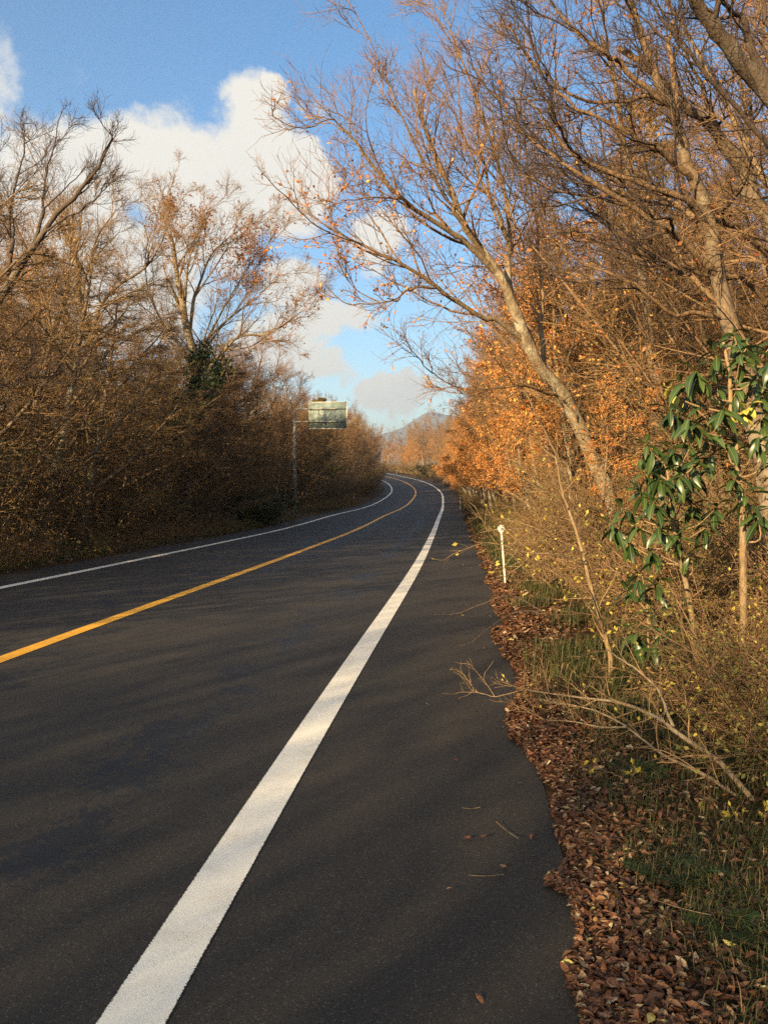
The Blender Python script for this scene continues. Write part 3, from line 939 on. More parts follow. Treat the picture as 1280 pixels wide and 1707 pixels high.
K_SPRAY = [Proto(assemble('layered_tree', 'x', 'tree', None, *free_tree(45, 6.5, .12, (-.2, 0, 1), 15, .15, 3.2, 1.1, (-.2, 0, -.05), leaves=1800, lsize=.06, lstart=-.8, dens=3.2, L2=1.3, n3=8, L3=.6, n4=4, L4=.3, twmin=.0065, rend=.0035, flat=.7), bark='bark_pale', crownm='twig', leafm='leaf_olive')),
           Proto(assemble('layered_tree', 'x', 'tree', None, *free_tree(46, 7.5, .13, (-.25, .1, 1), 14, .2, 3.4, 1.0, (-.25, 0, 0), leaves=1500, lsize=.06, lstart=-.5, dens=3.2, L2=1.3, n3=8, L3=.6, n4=4, L4=.3, twmin=.0065, rend=.0035, flat=.7), bark='bark_pale', crownm='twig', leafm='leaf_brown'))]
K_LOW = [Proto(shrub_thing('low_bush', 'x', 'bush', None, shrub(61, 22, 1.3, .8, -.05, 8, .5, 6, .22, 2600, .05, .009, .2, .45, .0022), 'twig', 'twig', 'leaf_olive')),
         Proto(shrub_thing('low_bush', 'x', 'bush', None, shrub(62, 22, 1.5, .7, -.04, 8, .5, 6, .22, 1500, .045, .009, .2, .45, .0022), 'twig', 'twig', 'leaf_brown'))]

for pr_, ad_ in zip(K_BARE + K_ORANGE + K_THICK + K_LOW, ('reddish-twigged bare', 'pale-barked, sparsely leaved', 'tall brown bare', 'densely orange', 'loosely orange', 'brown-leaved', 'spreading olive-leaved', 'upright pale-stemmed', 'olive-leaved', 'brown-leaved')):
    pr_.adj = ad_
KEEP_CLEAR = [(4.0, 14.5), (4.3, 9.4), (5.3, 11), (4.6, 7.3), (5.5, 17), (-8.6, 17), (-9.9, 29.7), (-8.1, 31.2)]


def clear(x, y, r):
    return all((x - a) ** 2 + (y - b) ** 2 > r * r for a, b in KEEP_CLEAR)


ORD = 'first second third fourth fifth sixth seventh eighth ninth tenth eleventh twelfth thirteenth fourteenth fifteenth sixteenth seventeenth eighteenth nineteenth twentieth'.split()
ORD += ['twenty-' + w for w in ORD[:9]] + ['thirtieth'] + ['thirty-' + w for w in ORD[:9]]


def scatter(protos, s0, s1, step, off, joff, sc, label, group, side, r=1.2, weights=None):
    s = s0; cnt = 0
    while s < s1:
        o = off + prng.uniform(-joff, joff)
        ss = s + prng.uniform(-.4, .4) * step
        p = road_pt(ss, np.array(o))
        x, y = float(p[0]), float(p[1])
        sp = at(492, 858, 52.0); lat = abs(x - sp[0] / 52.0 * y)
        if clear(x, y, r) and not (side < 0 and 26 < y < 53 and lat < (2.9 if y > 38 else 1.4)):
            k = prng.choice(len(protos), p=weights)
            th = float(np.interp(ss, _S, _th))
            rz = -th + (math.pi if side < 0 else 0) + prng.uniform(-.6, .6)
            protos[k].put(on_ground(x, y, -.05), rz, prng.uniform(*sc), label.replace('#', ORD[min(cnt, len(ORD) - 1)]).replace('@', protos[k].adj).replace('%', ('short of the road sign' if y < 50 else 'beyond the road sign') if side < 0 else ('before the second marker post' if y < 66 else 'beyond the second marker post')), group)
            cnt += 1
        s += step


# left wood
G_LT, G_LD = 'front trees of the left wood', 'trees deeper in the left wood'
scatter(K_BARE, 20, 37, 3.0, EL - 4.8, 1.0, (.78, .98), '# bare brown tree along the left wood edge short of the ivy-clad tree', G_LT, -1)
scatter(K_BARE, 36, 60, 3.6, EL - 4.0, .7, (.75, .95), '# bare brown tree along the left wood edge after the ivy-clad tree', G_LT, -1)
scatter(K_BARE, 60, 132, 4.4, EL - 3.2, .8, (.72, .92), '# bare brown tree along the left wood edge beyond the road sign', G_LT, -1)
scatter(K_BARE, 25, 130, 4.0, EL - 7.5, 1.5, (.82, 1.02), '@ tree deep in the left wood, %', G_LD, -1)
scatter(K_BARE, 32, 120, 6.0, EL - 12, 2.0, (.72, .9), '@ tree deep in the left wood, %', G_LD, -1)
scatter(K_BARE, 42, 110, 7.0, EL - 18, 3.0, (.8, .95), '@ tree deep in the left wood, %', G_LD, -1)
scatter(K_THICK, 10.5, 135, 2.2, EL - 2.3, .4, (.7, 1.05), '@ thicket shrub along the shaded left roadside, %', 'thicket shrubs along the left roadside', -1, .1, (.25, .5, .25))
scatter(K_THICK, 15, 120, 2.5, EL - 4.6, .8, (1.15, 1.5), '@ tall thicket shrub behind the left roadside shrubs, %', 'tall thicket shrubs in the left wood', -1, .1)
scatter(K_THICK, 24, 90, 3.4, EL - 8.0, 1.5, (1.3, 1.6), '@ tall thicket shrub behind the left roadside shrubs, %', 'tall thicket shrubs in the left wood', -1, .1)
scatter(K_LOW, 11, 80, 1.6, EL - .85, .2, (.45, .8), 'low @ bush at the left asphalt edge, %', 'low bushes at the left asphalt edge', -1, .1)
scatter(K_SLIM, 19, 60, 3.6, EL - 3.6, .8, (.72, .95), '# slender multi-stemmed tree along the left wood edge', 'multi-stemmed trees of the left wood', -1, .9)
# layered horizontal sprays hanging out of the left wood
scatter(K_SPRAY, 12.5, 62, 3.0, EL - 2.8, .6, (.75, 1.1), '# layered tree with level sprays along the left roadside', 'layered trees along the left roadside', -1, .3)
o_ = K_BARE[1].put(on_ground(-6.0, 46.0), math.pi - .2, .6, 'small bare tree whose twigs cross the back of the road sign', G_LT)
# right wood
scatter(K_SLIM, 10.5, 48, 3.4, ER + 4.6, 1.0, (.85, 1.15), '# slender multi-stemmed tree among the front trees of the right wood', 'multi-stemmed trees of the right wood', 1, .8)
scatter(K_SLIM, 12, 40, 7.0, ER + 8.5, 1.5, (1.0, 1.3), 'slender multi-stemmed tree deeper in the right wood', 'multi-stemmed trees deeper in the right wood', 1, .8)
G_RT, G_RD = 'front trees of the right wood', 'trees deeper in the right wood'
scatter(K_BARE, 19, 135, 3.4, ER + 3.6, .7, (.75, 1.0), '# bare sunlit tree of the right roadside row beyond the near post', G_RT, 1)
scatter(K_BARE, 11, 130, 3.4, ER + 6.6, 1.2, (.85, 1.1), '@ tree deeper in the right wood, %', G_RD, 1)
scatter(K_BARE, 10, 120, 5.8, ER + 10.5, 1.6, (.95, 1.2), '@ tree deeper in the right wood, %', G_RD, 1)
scatter(K_BARE, 14, 90, 8.0, ER + 16, 2.5, (1., 1.3), '@ tree deeper in the right wood, %', G_RD, 1)
scatter(K_ORANGE, 18.5, 42, 2.9, ER + 2.6, .4, (.8, 1.05), '# orange-leaved tree beside the right verge beyond the near post', 'orange trees along the right verge', 1, .3)
scatter(K_ORANGE, 42, 135, 3.0, ER + 1.6, .4, (.8, 1.1), '# orange-leaved tree overhanging the right verge before the bend', 'orange trees along the right verge', 1, .3)
scatter(K_THICK, 9.0, 120, 1.6, ER + 3.1, .5, (.42, .68), '@ thicket shrub along the right verge, %', 'thicket shrubs along the right verge', 1, .1)
scatter(K_THICK, 7.5, 95, 2.6, ER + 6.0, 1.2, (.8, 1.1), '@ tall thicket shrub amid the right wood, %', 'tall thicket shrubs in the right wood', 1, .1)
scatter(K_THICK, 9, 80, 4, ER + 10, 1.5, (1., 1.3), '@ tall thicket shrub amid the right wood, %', 'tall thicket shrubs in the right wood', 1, .1)
scatter(K_LOW, 9, 110, 1.1, ER + 1.75, .35, (.6, 1.0), 'low @ bush on the right grass verge, %', 'low bushes on the right verge', 1, .1)
for px, Y, z_ in ((945, 12.6, .42), (990, 12.2, .46), (1035, 12.4, .5), (905, 13.4, .34)):
    q_ = at(px, 860, Y)
    K_THICK[int(px) % 3].put(on_ground(q_[0], Y), px, z_, 'thicket shrub hiding the foot of the pale leaning trunk', 'shrubs at the foot of the leaning trunk')
q_ = at(985, 860, 12.5)
K_ORANGE[1].put(on_ground(q_[0], 12.5), 2.2, .42, 'small orange-leaved tree in front of the pale leaning trunk', 'orange trees along the right verge')
# the bend closing the view
for k in range(170):
    ss = prng.uniform(124, 245); o = ER + 3 + 22 * prng.random() ** 1.3
    p = road_pt(ss, np.array(o))
    gap = -6 < p[0] / p[1] * 1449 < 95
    pr = K_ORANGE[prng.integers(0, 2)] if prng.random() < .7 else K_BARE[prng.integers(0, 3)]
    pr.put(on_ground(float(p[0]), float(p[1])), prng.uniform(0, 6.28), prng.uniform(.95, 1.3) * (.9 if gap else 1), 'far sunlit orange-brown tree closing the view where the road bends out of sight', 'far trees beyond the bend')
for k in range(40):
    ss = prng.uniform(125, 240); o = EL - 3 - prng.uniform(0, 14)
    p = road_pt(ss, np.array(o))
    K_BARE[prng.integers(0, 3)].put(on_ground(float(p[0]), float(p[1])), prng.uniform(0, 6.28), prng.uniform(.85, 1.1), 'far bare tree on the inside of the bend at the end of the left wood', 'far trees inside the bend')
scatter(K_THICK, 112, 240, 2.6, ER + 2.4, .6, (.5, .8), 'far brown shrub at the outside of the bend', 'far shrubs along the bend', 1, .1)
scatter(K_THICK, 130, 240, 3.0, EL - 2.2, .6, (.7, 1.0), 'far brown shrub on the inside of the bend', 'far shrubs along the bend', -1, .1)

# ---- evergreens
def conifer_geo(seed, H=9.0, r=.13, W=1.7, n=46, leaves=5200, ls=.16, bare=.25):
    rng = np.random.default_rng(seed)
    Gt, Gc, Gl = Geo(), Geo(), Geo()
    P, R = walk(rng, np.array([[0, 0, -.3]]), np.array([[0, 0, 1.]]), np.array([H]), np.array([r]), np.array([.015]), 12, .02, (0, 0, .03))
    Gt.tube(P, R, 8)
    PL, RL = branch(rng, P, R, n, bare, .98, 1.25, W * 1.25, .35, .012, .006, 6, .08, (0, 0, .05), 0, (0, 0, -.05), .8)
    Gc.tube(PL, RL, 4)
    P3, R3 = branch(rng, PL, RL, 7, .15, 1, .8, .55, .6, .004, .003, 3, .1, (0, 0, 0), .3)
    Gc.tube(P3, R3, 3)
    pos, d = on_twigs(rng, P3, leaves)
    leaf_geo(rng, Gl, pos, d + np.array([0, 0, -.2]), ls, .32, .1, .6)
    return Gt, Gc, Gl


p = road_pt(58, np.array(EL - 2.6))
assemble('conifer_tree', 'small yellow-green conifer rising behind the backward road sign', 'tree', None, *conifer_geo(71, 8.6, .12, 1.5, 60, 9000, .24), bark='bark', crownm='twig', leafm='leaf_olive', loc=on_ground(at(533, 700, 66)[0], 66.))
assemble('conifer_tree', 'golden brown conifer standing among the bare trees of the upper right', 'tree', None, *conifer_geo(72, 11.6, .15, 1.9, 60, 7000, .17, .4), bark='bark', crownm='twig', leafm='needle', loc=on_ground(at(1085, 700, 22)[0], 22.))


def round_bush(seed, W, H, leaves, ls):
    rng = np.random.default_rng(seed)
    return shrub(seed, 26, H * .95, W, -.04, 9, H * .32, 6, H * .15, leaves, ls, .014, .1, .3)


b_ = shrub_thing('evergreen_bush', 'rounded green bush at the outside of the far bend', 'bush', None, round_bush(73, .8, 2.6, 7000, .14), 'twig', 'twig', 'leaf_green')
b_.location = on_ground(at(712, 800, 160)[0], 160.); b_.scale = (1.5, 1.5, 1.3)
b_ = shrub_thing('evergreen_bush', 'dark blue-green bush in the shaded left roadside left of the sign pole', 'bush', None, round_bush(74, .7, 2.0, 6000, .1), 'twig', 'twig', 'leaf_green')
b_.location = on_ground(at(430, 850, 39)[0], 39.)
# ------------------------------------------------------------------ the left wood goes on beside and behind the viewer and shades the road
prng = np.random.default_rng(404)
G_BH = 'trees of the left wood beside the viewpoint'
scatter(K_BARE, -40, -10, 3.5, EL - 3.6, .8, (.55, .7), 'bare tree of the left wood short of the dark left-edge tree', G_BH, -1, .6)
scatter(K_BARE, -44, -12, 11.0, EL - 9, 2, (.5, .65), 'bare tree of the left wood short of the dark left-edge tree', G_BH, -1, .6)
LB, GB2 = 'thicket shrub of the left wood short of the dark left-edge tree', 'thicket shrubs beside the viewpoint'
scatter(K_THICK, -44, -24, 2.4, EL - 2.4, .5, (.95, 1.2), LB, GB2, -1, .1)
scatter(K_THICK, -24, -11.0, 1.5, EL - 2.2, .4, (1.3, 1.55), LB, GB2, -1, .1)
scatter(K_THICK, -3.5, 2, 2.3, EL - 2.4, .5, (.75, 1.0), LB, GB2, -1, .1)
scatter(K_THICK, 2, 10, 2.0, EL - 2.6, .5, (1.1, 1.4), LB, GB2, -1, .1)
scatter(K_THICK, -27, -11.5, 2.2, EL - 3.6, .5, (1.35, 1.6), LB, GB2, -1, .1)
scatter(K_THICK, -44, -11, 2.4, EL - 5.0, .8, (1.2, 1.4), LB, GB2, -1, .1)
prng = np.random.default_rng(505)
# ------------------------------------------------------------------ road furniture
def lathe(G, prof, sides=20, axis=2, org=(0, 0, 0)):
    a = np.arange(sides) * 2 * math.pi / sides
    V = np.array([[r * math.cos(t), r * math.sin(t), z] for r, z in prof for t in a])
    if axis == 1:
        V = V[:, [0, 2, 1]]
    n = len(prof); idx = np.arange(n * sides).reshape(n, sides)
    q = np.stack([idx[:-1], np.roll(idx[:-1], -1, 1), np.roll(idx[1:], -1, 1), idx[1:]], -1).reshape(-1, 4)
    if axis == 1:
        q = q[:, ::-1]
    G.add(V + np.array(org), [q])


def box(G, x0, x1, y0, y1, z0, z1):
    V = np.array([[x, y, z] for x in (x0, x1) for y in (y0, y1) for z in (z0, z1)])
    q = np.array([[0, 1, 3, 2], [4, 6, 7, 5], [0, 4, 5, 1], [2, 3, 7, 6], [0, 2, 6, 4], [1, 5, 7, 3]])
    G.add(V, [q])


def bevel(o, w):
    m = o.modifiers.new('bevel', 'BEVEL'); m.width = w; m.segments = 2; m.limit_method = 'ANGLE'


def make_post(name, label, refl):
    root = thing(name, label, 'marker post', 'marker posts beside the road')
    g = Geo(); lathe(g, [(0, -.3), (.019, -.3), (.019, .80), (.016, .815), (0, .815)], 14)
    link('pole', g.mesh('pole', M['post_white'], True), root)
    g = Geo(); lathe(g, [(.0192, .77), (.021, .772), (.021, .80), (.0192, .803)], 14)
    link('collar', g.mesh('collar', M['post_white'], True), root)
    g = Geo(); lathe(g, [(0, -.018), (.05, -.016), (.058, -.010), (.058, .010), (.05, .016), (0, .018)], 26, 1, (0, 0, .868))
    d = link('reflector', g.mesh('reflector', M[refl], False), root)
    g = Geo(); lathe(g, [(.0582, -.009), (.061, -.006), (.061, .006), (.0582, .009)], 26, 1, (0, 0, .868))
    link('rim', g.mesh('rim', M['post_white'], True), d)
    return root


post = make_post('marker_post', 'near white round-topped marker post standing in fallen leaves on the right verge', 'reflector')
x_, y_ = at(842, 972, 13.8)[:2]
post.location = on_ground(x_, y_, .03); post.rotation_euler = (0, math.radians(-4.5), math.radians(-4))
POSTS = [((767, 848), 66, 'round-topped marker post on the right verge where the road starts to bend'),
         ((739, 811), 126, 'tiny far marker post on the right at the outside of the bend'),
         ((661, 790), 187, 'farthest marker post beside the last visible bit of road')]
for (px, py), Y, lab in POSTS:
    x = at(px, py, Y)[0]
    copy_tree(post, lab, on_ground(x, Y), 0.0)
lp = make_post('marker_post', 'thin marker post with orange top at the left roadside beyond the sign', 'reflector_orange')
lp.location = on_ground(at(590, 842, 76)[0], 76.)

# backward road sign: pole, two arms, panel seen from behind
SY = 52.0
px_, _, _ = at(492, 858, SY)
sg = thing('road_sign', 'back of a pale rectangular road sign on a grey pole in the left wood', 'road sign', None, on_ground(px_, SY))
sg.rotation_euler = (0, 0, math.radians(-4))
g = Geo(); lathe(g, [(0, -.4), (.115, -.4), (.11, 5.95), (.09, 6.0), (0, 6.02)], 18)
link('pole', g.mesh('pole', M['pole'], True), sg)
g = Geo(); lathe(g, [(.112, .02), (.2, .02), (.2, .06), (.112, .08)], 18)
link('base_flange', g.mesh('base_flange', M['pole'], True), sg)
zb, zt = 4.62 + .33, 6.22 + .33
xl, xr = .86, 3.12
pn = Geo(); box(pn, xl, xr, .06, .075, zb, zt)
panel = link('panel', pn.mesh('panel', M['panel']), sg)
for k, zz in enumerate((zb + .42, zt - .42)):
    g = Geo(); box(g, xl, xr - .03, .035, .058, zz - .03, zz + .03)
    link('rail', g.mesh('rail', M['rail']), panel)
for xx in (xl + .55, xr - .35):
    g = Geo(); box(g, xx - .012, xx + .012, .035, .0585, zb + .3, zt - .3)
    link('stiffener', g.mesh('stiffener', M['rail']), panel)
g = Geo()
for a in ((xl, xr, zt - .03, zt + .004), (xl, xr, zb - .004, zb + .03)):
    box(g, a[0], a[1], .04, .0602, a[2], a[3])
for a in ((xl - .004, xl + .03), (xr - .03, xr + .004)):
    box(g, a[0], a[1], .041, .0604, zb + .03, zt - .03)
link('edge_trim', g.mesh('edge_trim', M['post_white']), panel)
for zz in (zb + .42, zt - .42):
    g = Geo(); P = np.array([[[.0, -.03, zz], [xl + .1, -.03, zz], [xl + 1.6, -.03, zz]]], float)
    g.tube(P, np.full((1, 3), .045), 10)
    link('arm', g.mesh('arm', M['pole'], True), sg)

# ------------------------------------------------------------------ glossy laurel with single leaves
def laurel_leaf_mesh(name, mat, L=.155, Wd=.046, droop=.9):
    n = 6; V = []; q = []
    for i in range(n + 1):
        t = i / n; w = Wd * .5 * max(.04, math.sin(math.pi * min(1, t * .93 + .07)) ** .75) * (1 if t < 1 else .1)
        ang = droop * t
        y = L * (math.sin(ang) / droop) if droop else L * t
        z = -L * (1 - math.cos(ang)) / droop
        V += [(-w, y, z + w * .38), (0, y, z), (w, y, z + w * .38)]
    for i in range(n):
        a = i * 3
        q += [(a, a + 1, a + 4, a + 3), (a + 1, a + 2, a + 5, a + 4)]
    return mesh_from(name, V, [np.array(q)], mat, smooth=True)


LM = [laurel_leaf_mesh('laurel_leaf', M['laurel'], .17, .05, .7), laurel_leaf_mesh('laurel_leaf', M['laurel'], .185, .055, 1.1), laurel_leaf_mesh('laurel_leaf', M['laurel'], .145, .048, .45)]
LMY = laurel_leaf_mesh('laurel_leaf', M['laurel_yellow'], .09, .05, .5)


def laurel(label, seed, stem, r0, whorls, ylw=()):
    rng = np.random.default_rng(seed)
    sp = np.array([at(*p) for p in stem]); org = sp[0].copy(); org[2] = ground_z(org[0], org[1]); sp[0, 2] = org[2] - .1
    root = thing('laurel_shrub', label, 'shrub', None, tuple(org))
    P = resample(sp, 22) - org
    g = Geo(); R = np.linspace(r0, r0 * .35, 22)[None]
    g.tube(P[None], R, 8, np.full(22 * 8, .06)); link('stem', g.mesh('stem', M['twig'], True), root)
    tg = Geo()
    for w in whorls:
        c = np.array(at(*w)) - org
        d = np.linalg.norm(P - c, axis=1) + np.maximum(0, P[:, 2] - c[2] + .12) * 2
        j = int(d.argmin()); b = P[j]
        mid = (b + c) / 2 + np.array([0, 0, -.05]) + rng.normal(size=3) * .03
        q = resample(np.array([b, mid, c]), 7)
        tg.tube(q[None], np.linspace(.009, .004, 7)[None], 5, .03)
        ax = norm(c - mid + np.array([0, 0, .3]) * np.linalg.norm(c - mid))
        n = rng.integers(8, 12)
        for k in range(n):
            az = k * 2.4 + rng.normal() * .25
            el = rng.uniform(-1.05, .1) if k < n - 2 else rng.uniform(.3, .9)
            dv = Vector((math.cos(az) * math.cos(el), math.sin(az) * math.cos(el), math.sin(el)))
            z = Vector((0, 0, 1)); x = dv.cross(z).normalized(); z2 = x.cross(dv).normalized()
            Mx = Matrix((x, dv, z2)).transposed().to_4x4() @ Matrix.Rotation(rng.normal() * .35, 4, 'Y')
            me = LMY if (w in ylw) else LM[rng.integers(0, 3)]
            o = link('leaf', me, root)
            s_ = rng.uniform(.78, 1.15)
            o.matrix_local = Matrix.Translation(Vector(c + ax * (.012 * k - .05))) @ Mx @ Matrix.Scale(s_, 4)
    link('twigs', tg.mesh('twigs', M['twig'], True), root, 'stuff')
    return root


laurel('upright laurel with glossy dark drooping leaves on an orange-brown stem at the right edge', 81,
       [(1240, 1120, 6.2), (1238, 960, 6.2), (1236, 850, 6.2), (1228, 760, 6.2), (1219, 690, 6.2), (1214, 620, 6.2), (1205, 570, 6.2)], .03,
       [(1192, 592, 6.1), (1248, 575, 6.2), (1278, 610, 6.0), (1222, 560, 6.3), (1162, 628, 6.0), (1195, 645, 6.3), (1122, 690, 6.1), (1150, 705, 5.9), (1180, 720, 6.2), (1240, 690, 6.1),
        (1275, 690, 6.2), (1150, 668, 6.4), (1255, 640, 6.4), (1120, 655, 6.3), (1262, 735, 5.9), (1205, 690, 5.9), (1262, 860, 6.1), (1240, 835, 6.0), (1288, 840, 6.2), (1232, 600, 5.95), (1290, 570, 6.3), (1208, 735, 6.2), (1180, 690, 6.35), (1270, 660, 6.1), (1225, 655, 6.2), (1290, 770, 6.0), (1225, 800, 6.1), (1140, 640, 6.2), (1290, 720, 6.2)],
       ((1120, 655, 6.3), (1240, 690, 6.1)))
laurel('spreading laurel with glossy dark drooping leaves lower left of the upright laurel', 82,
       [(1165, 1130, 6.8), (1150, 1010, 6.8), (1130, 920, 6.8), (1118, 850, 6.8), (1112, 790, 6.8)], .026,
       [(1082, 750, 6.8), (1122, 755, 6.6), (1132, 795, 6.5), (1098, 775, 7), (1068, 822, 6.7), (1090, 845, 6.5), (1115, 835, 6.8), (1150, 850, 6.9), (1100, 885, 6.6), (1062, 880, 6.9),
        (1130, 900, 6.6), (1040, 850, 7), (1165, 800, 6.9), (1180, 765, 6.8), (1150, 745, 7), (1045, 905, 7.1), (1175, 880, 6.8), (1100, 800, 6.5), (1075, 790, 6.9), (1120, 870, 6.9), (1085, 920, 6.8), (1150, 930, 6.7), (1155, 775, 6.7), (1025, 880, 7.1), (1190, 850, 6.9), (1140, 820, 7.0)])
laurel('low laurel seedling with dark leaves in the brush below the spreading laurel', 83,
       [(1085, 1150, 6.6), (1080, 1080, 6.6), (1078, 1010, 6.6), (1070, 960, 6.6)], .014,
       [(1065, 965, 6.6), (1095, 975, 6.4), (1045, 985, 6.8), (1085, 1015, 6.5), (1108, 1045, 6.6), (1060, 1065, 6.5), (1090, 1080, 6.4), (1125, 1010, 6.7)])

# ------------------------------------------------------------------ saplings, leaning branches and thorny twigs of the near right verge
def twig_thing(name, label, cat, seed, stems, bark, dens, L2, n3, L3, leafm=None, leaves=0, lsize=.05, bias=(0, 0, .1), tm='twig', t0=.2):
    rng = np.random.default_rng(seed)
    p0 = np.array(at(*stems[0][0][0])); org = np.array([p0[0], p0[1], ground_z(p0[0], p0[1])])
    root = thing(name, label, cat, None, tuple(org))
    Gs, Gb, Gl = Geo(), Geo(), Geo(); ls = []
    for pts, r0, r1 in stems:
        P = resample(np.array([at(*p) for p in pts]), 20) - org
        P[1:-1] += np.cumsum(rng.normal(size=(18, 3)) * .003, 0)
        R = np.linspace(r0, r1, 20) * (1 + .07 * rng.normal(size=20))
        Gs.tube(P[None], R[None], 7, np.full(140, .05)); ls.append((P, R))
    P2s = []
    for P, R in ls:
        n = max(2, int(limb_len(P) * dens))
        P2, R2 = branch(rng, P[None], R[None], n, t0, 1, .8, L2, .5, .0028, .0016, 5, .14, (0, 0, 0), 0, bias, .4)
        Gb.tube(P2, R2, 4, .02); P2s.append(P2)
    P2 = np.concatenate(P2s)
    P3, R3 = branch(rng, P2, np.full(P2.shape[:2], .0022), n3, .2, 1, .75, L3, .8, .0016, .001, 3, .16, (0, 0, 0), 0, bias, .4)
    Gb.tube(P3, R3, 3, .02)
    link('stem', Gs.mesh('stem', M[bark], True), root)
    b = link('twigs', Gb.mesh('twigs', M[tm]), root, 'stuff')
    if leaves:
        pos, d = on_twigs(rng, P3, leaves, .5)
        leaf_geo(rng, Gl, pos, d, lsize, .55)
        link('leaves', Gl.mesh('leaves', M[leafm]), b, 'stuff')
    return root


twig_thing('sapling', 'bare diagonal sapling with long side twigs reaching left past the near post', 'sapling', 91,
           [([(1016, 1140, 6.9), (1018, 1095, 6.85), (1008, 1055, 6.8), (986, 985, 6.75), (965, 905, 6.7), (940, 832, 6.65), (925, 760, 6.6)], .024, .007),
            ([(1005, 1045, 6.8), (960, 985, 6.5), (915, 945, 6.3), (880, 925, 6.2)], .008, .003),
            ([(975, 940, 6.72), (925, 925, 6.5), (875, 920, 6.4), (835, 905, 6.3), (785, 900, 6.2)], .008, .0025),
            ([(968, 920, 6.7), (930, 905, 6.5), (890, 885, 6.4), (800, 888, 6.2)], .006, .002),
            ([(945, 848, 6.66), (905, 815, 6.5), (860, 795, 6.4)], .007, .0025)],
           'twig', 5, .42, 5, .16, 'leaf_yellow', 70, .04, (-.25, 0, .08))
twig_thing('leaning_branch', 'long pale branch leaning out low over the leaves from the right edge', 'branch', 92,
           [([(1300, 1385, 4.1), (1240, 1312, 4.3), (1200, 1268, 4.5), (1140, 1226, 4.75), (1100, 1196, 4.95), (1050, 1176, 5.2), (1000, 1164, 5.4), (940, 1156, 5.65), (890, 1149, 5.85), (850, 1142, 6.0)], .017, .004),
            ([(1285, 1385, 4.15), (1240, 1335, 4.25), (1190, 1300, 4.4), (1140, 1275, 4.55), (1095, 1250, 4.75), (1060, 1222, 4.95), (1010, 1188, 5.2), (955, 1172, 5.5), (900, 1165, 5.7)], .012, .0035),
            ([(1122, 1212, 4.85), (1112, 1178, 4.9), (1100, 1146, 4.95), (1075, 1122, 5.05), (1040, 1102, 5.2), (1010, 1082, 5.3)], .010, .004),
            ([(1045, 1212, 5.0), (1000, 1212, 5.2), (950, 1205, 5.4), (905, 1203, 5.6), (880, 1185, 5.7)], .006, .0025),
            ([(880, 1148, 5.9), (830, 1160, 6), (805, 1155, 6.05), (785, 1150, 6.1)], .0035, .0015)],
           'bark_pale', 9, .34, 6, .14, 'leaf_yellow', 40, .028, (-.1, 0, .25))
twig_thing('thorny_branch', 'dark thorny branch arching over the asphalt edge near the post', 'branch', 93,
           [([(905, 1020, 8.3), (868, 1020, 8.2), (838, 1032, 8.1), (808, 1052, 8), (785, 1070, 7.95), (760, 1077, 7.9)], .010, .003),
            ([(905, 1020, 8.3), (850, 992, 8.6), (800, 1005, 8.8), (760, 1021, 8.9), (722, 1024, 9)], .006, .002)],
           'bark_dark', 14, .06, 1, .03, 'leaf_yellow', 6, .04, (0, 0, .2), 'bark_dark', .1)
twig_thing('sapling', 'thin twig with bright yellow leaves low at the right edge', 'sapling', 94,
           [([(1262, 1420, 3.9), (1245, 1380, 3.9), (1225, 1362, 3.95)], .006, .003), ([(1262, 1420, 3.9), (1275, 1375, 3.9), (1282, 1340, 4)], .005, .002)],
           'twig', 14, .12, 4, .06, 'leaf_yellow', 60, .03)
twig_thing('sapling', 'thin twig with a cluster of yellow leaves above the fallen leaves', 'sapling', 95,
           [([(1085, 1318, 4.4), (1060, 1310, 4.4), (1030, 1296, 4.45), (1010, 1290, 4.5)], .005, .002)],
           'twig', 16, .1, 4, .06, 'leaf_yellow', 60, .032)

K_BRUSH = [Proto(shrub_thing('brush_shrub', 'x', 'shrub', None, shrub(101, 15, 1.5, .75, -.07, 8, .5, 6, .22, 320, .04, .0045, .1, .4, .0015), 'bark_red', 'bark_red', 'leaf_yellow')),
           Proto(shrub_thing('brush_shrub', 'x', 'shrub', None, shrub(102, 15, 1.8, .6, -.06, 8, .55, 6, .24, 1100, .042, .005, .1, .4, .0015), 'bark', 'bark', 'leaf_olive')),
           Proto(shrub_thing('brush_shrub', 'x', 'shrub', None, shrub(103, 16, 1.2, .9, -.08, 9, .4, 6, .2, 1300, .04, .004, .1, .4, .0015), 'twig', 'twig', 'leaf_brown'))]
for k in range(46):
    ss = prng.uniform(4.2, 13.5); o = ER + prng.uniform(1.35, 3.6)
    p = road_pt(ss, np.array(o))
    kb = prng.integers(0, 3)
    K_BRUSH[kb].put(on_ground(float(p[0]), float(p[1])), prng.uniform(0, 6.28), prng.uniform(.65, 1.15) * (.62 if ss < 7.2 else 1),
                    'brush shrub with %s leaves on the right verge %s the near post' % (('few yellow', 'olive green', 'small brown')[kb], 'beyond' if p[1] > 9.5 else 'nearer than'), 'brush shrubs on the right verge')
for k in range(20):
    ss = prng.uniform(4.6, 6.3); o = ER + prng.uniform(1.3, 2.4)
    p = road_pt(ss, np.array(o))
    kb = (0, 1, 1, 2)[prng.integers(0, 4)]
    K_BRUSH[kb].put(on_ground(float(p[0]), float(p[1])), prng.uniform(0, 6.28), prng.uniform(.45, .72),
                    'brush shrub with %s leaves on the right verge nearer than the near post' % ('few yellow', 'olive green', 'small brown')[kb], 'brush shrubs on the right verge')

# ------------------------------------------------------------------ fallen leaves, grass, ferns
lrng = np.random.default_rng(77)
_en = lrng.random(8) * 6.28


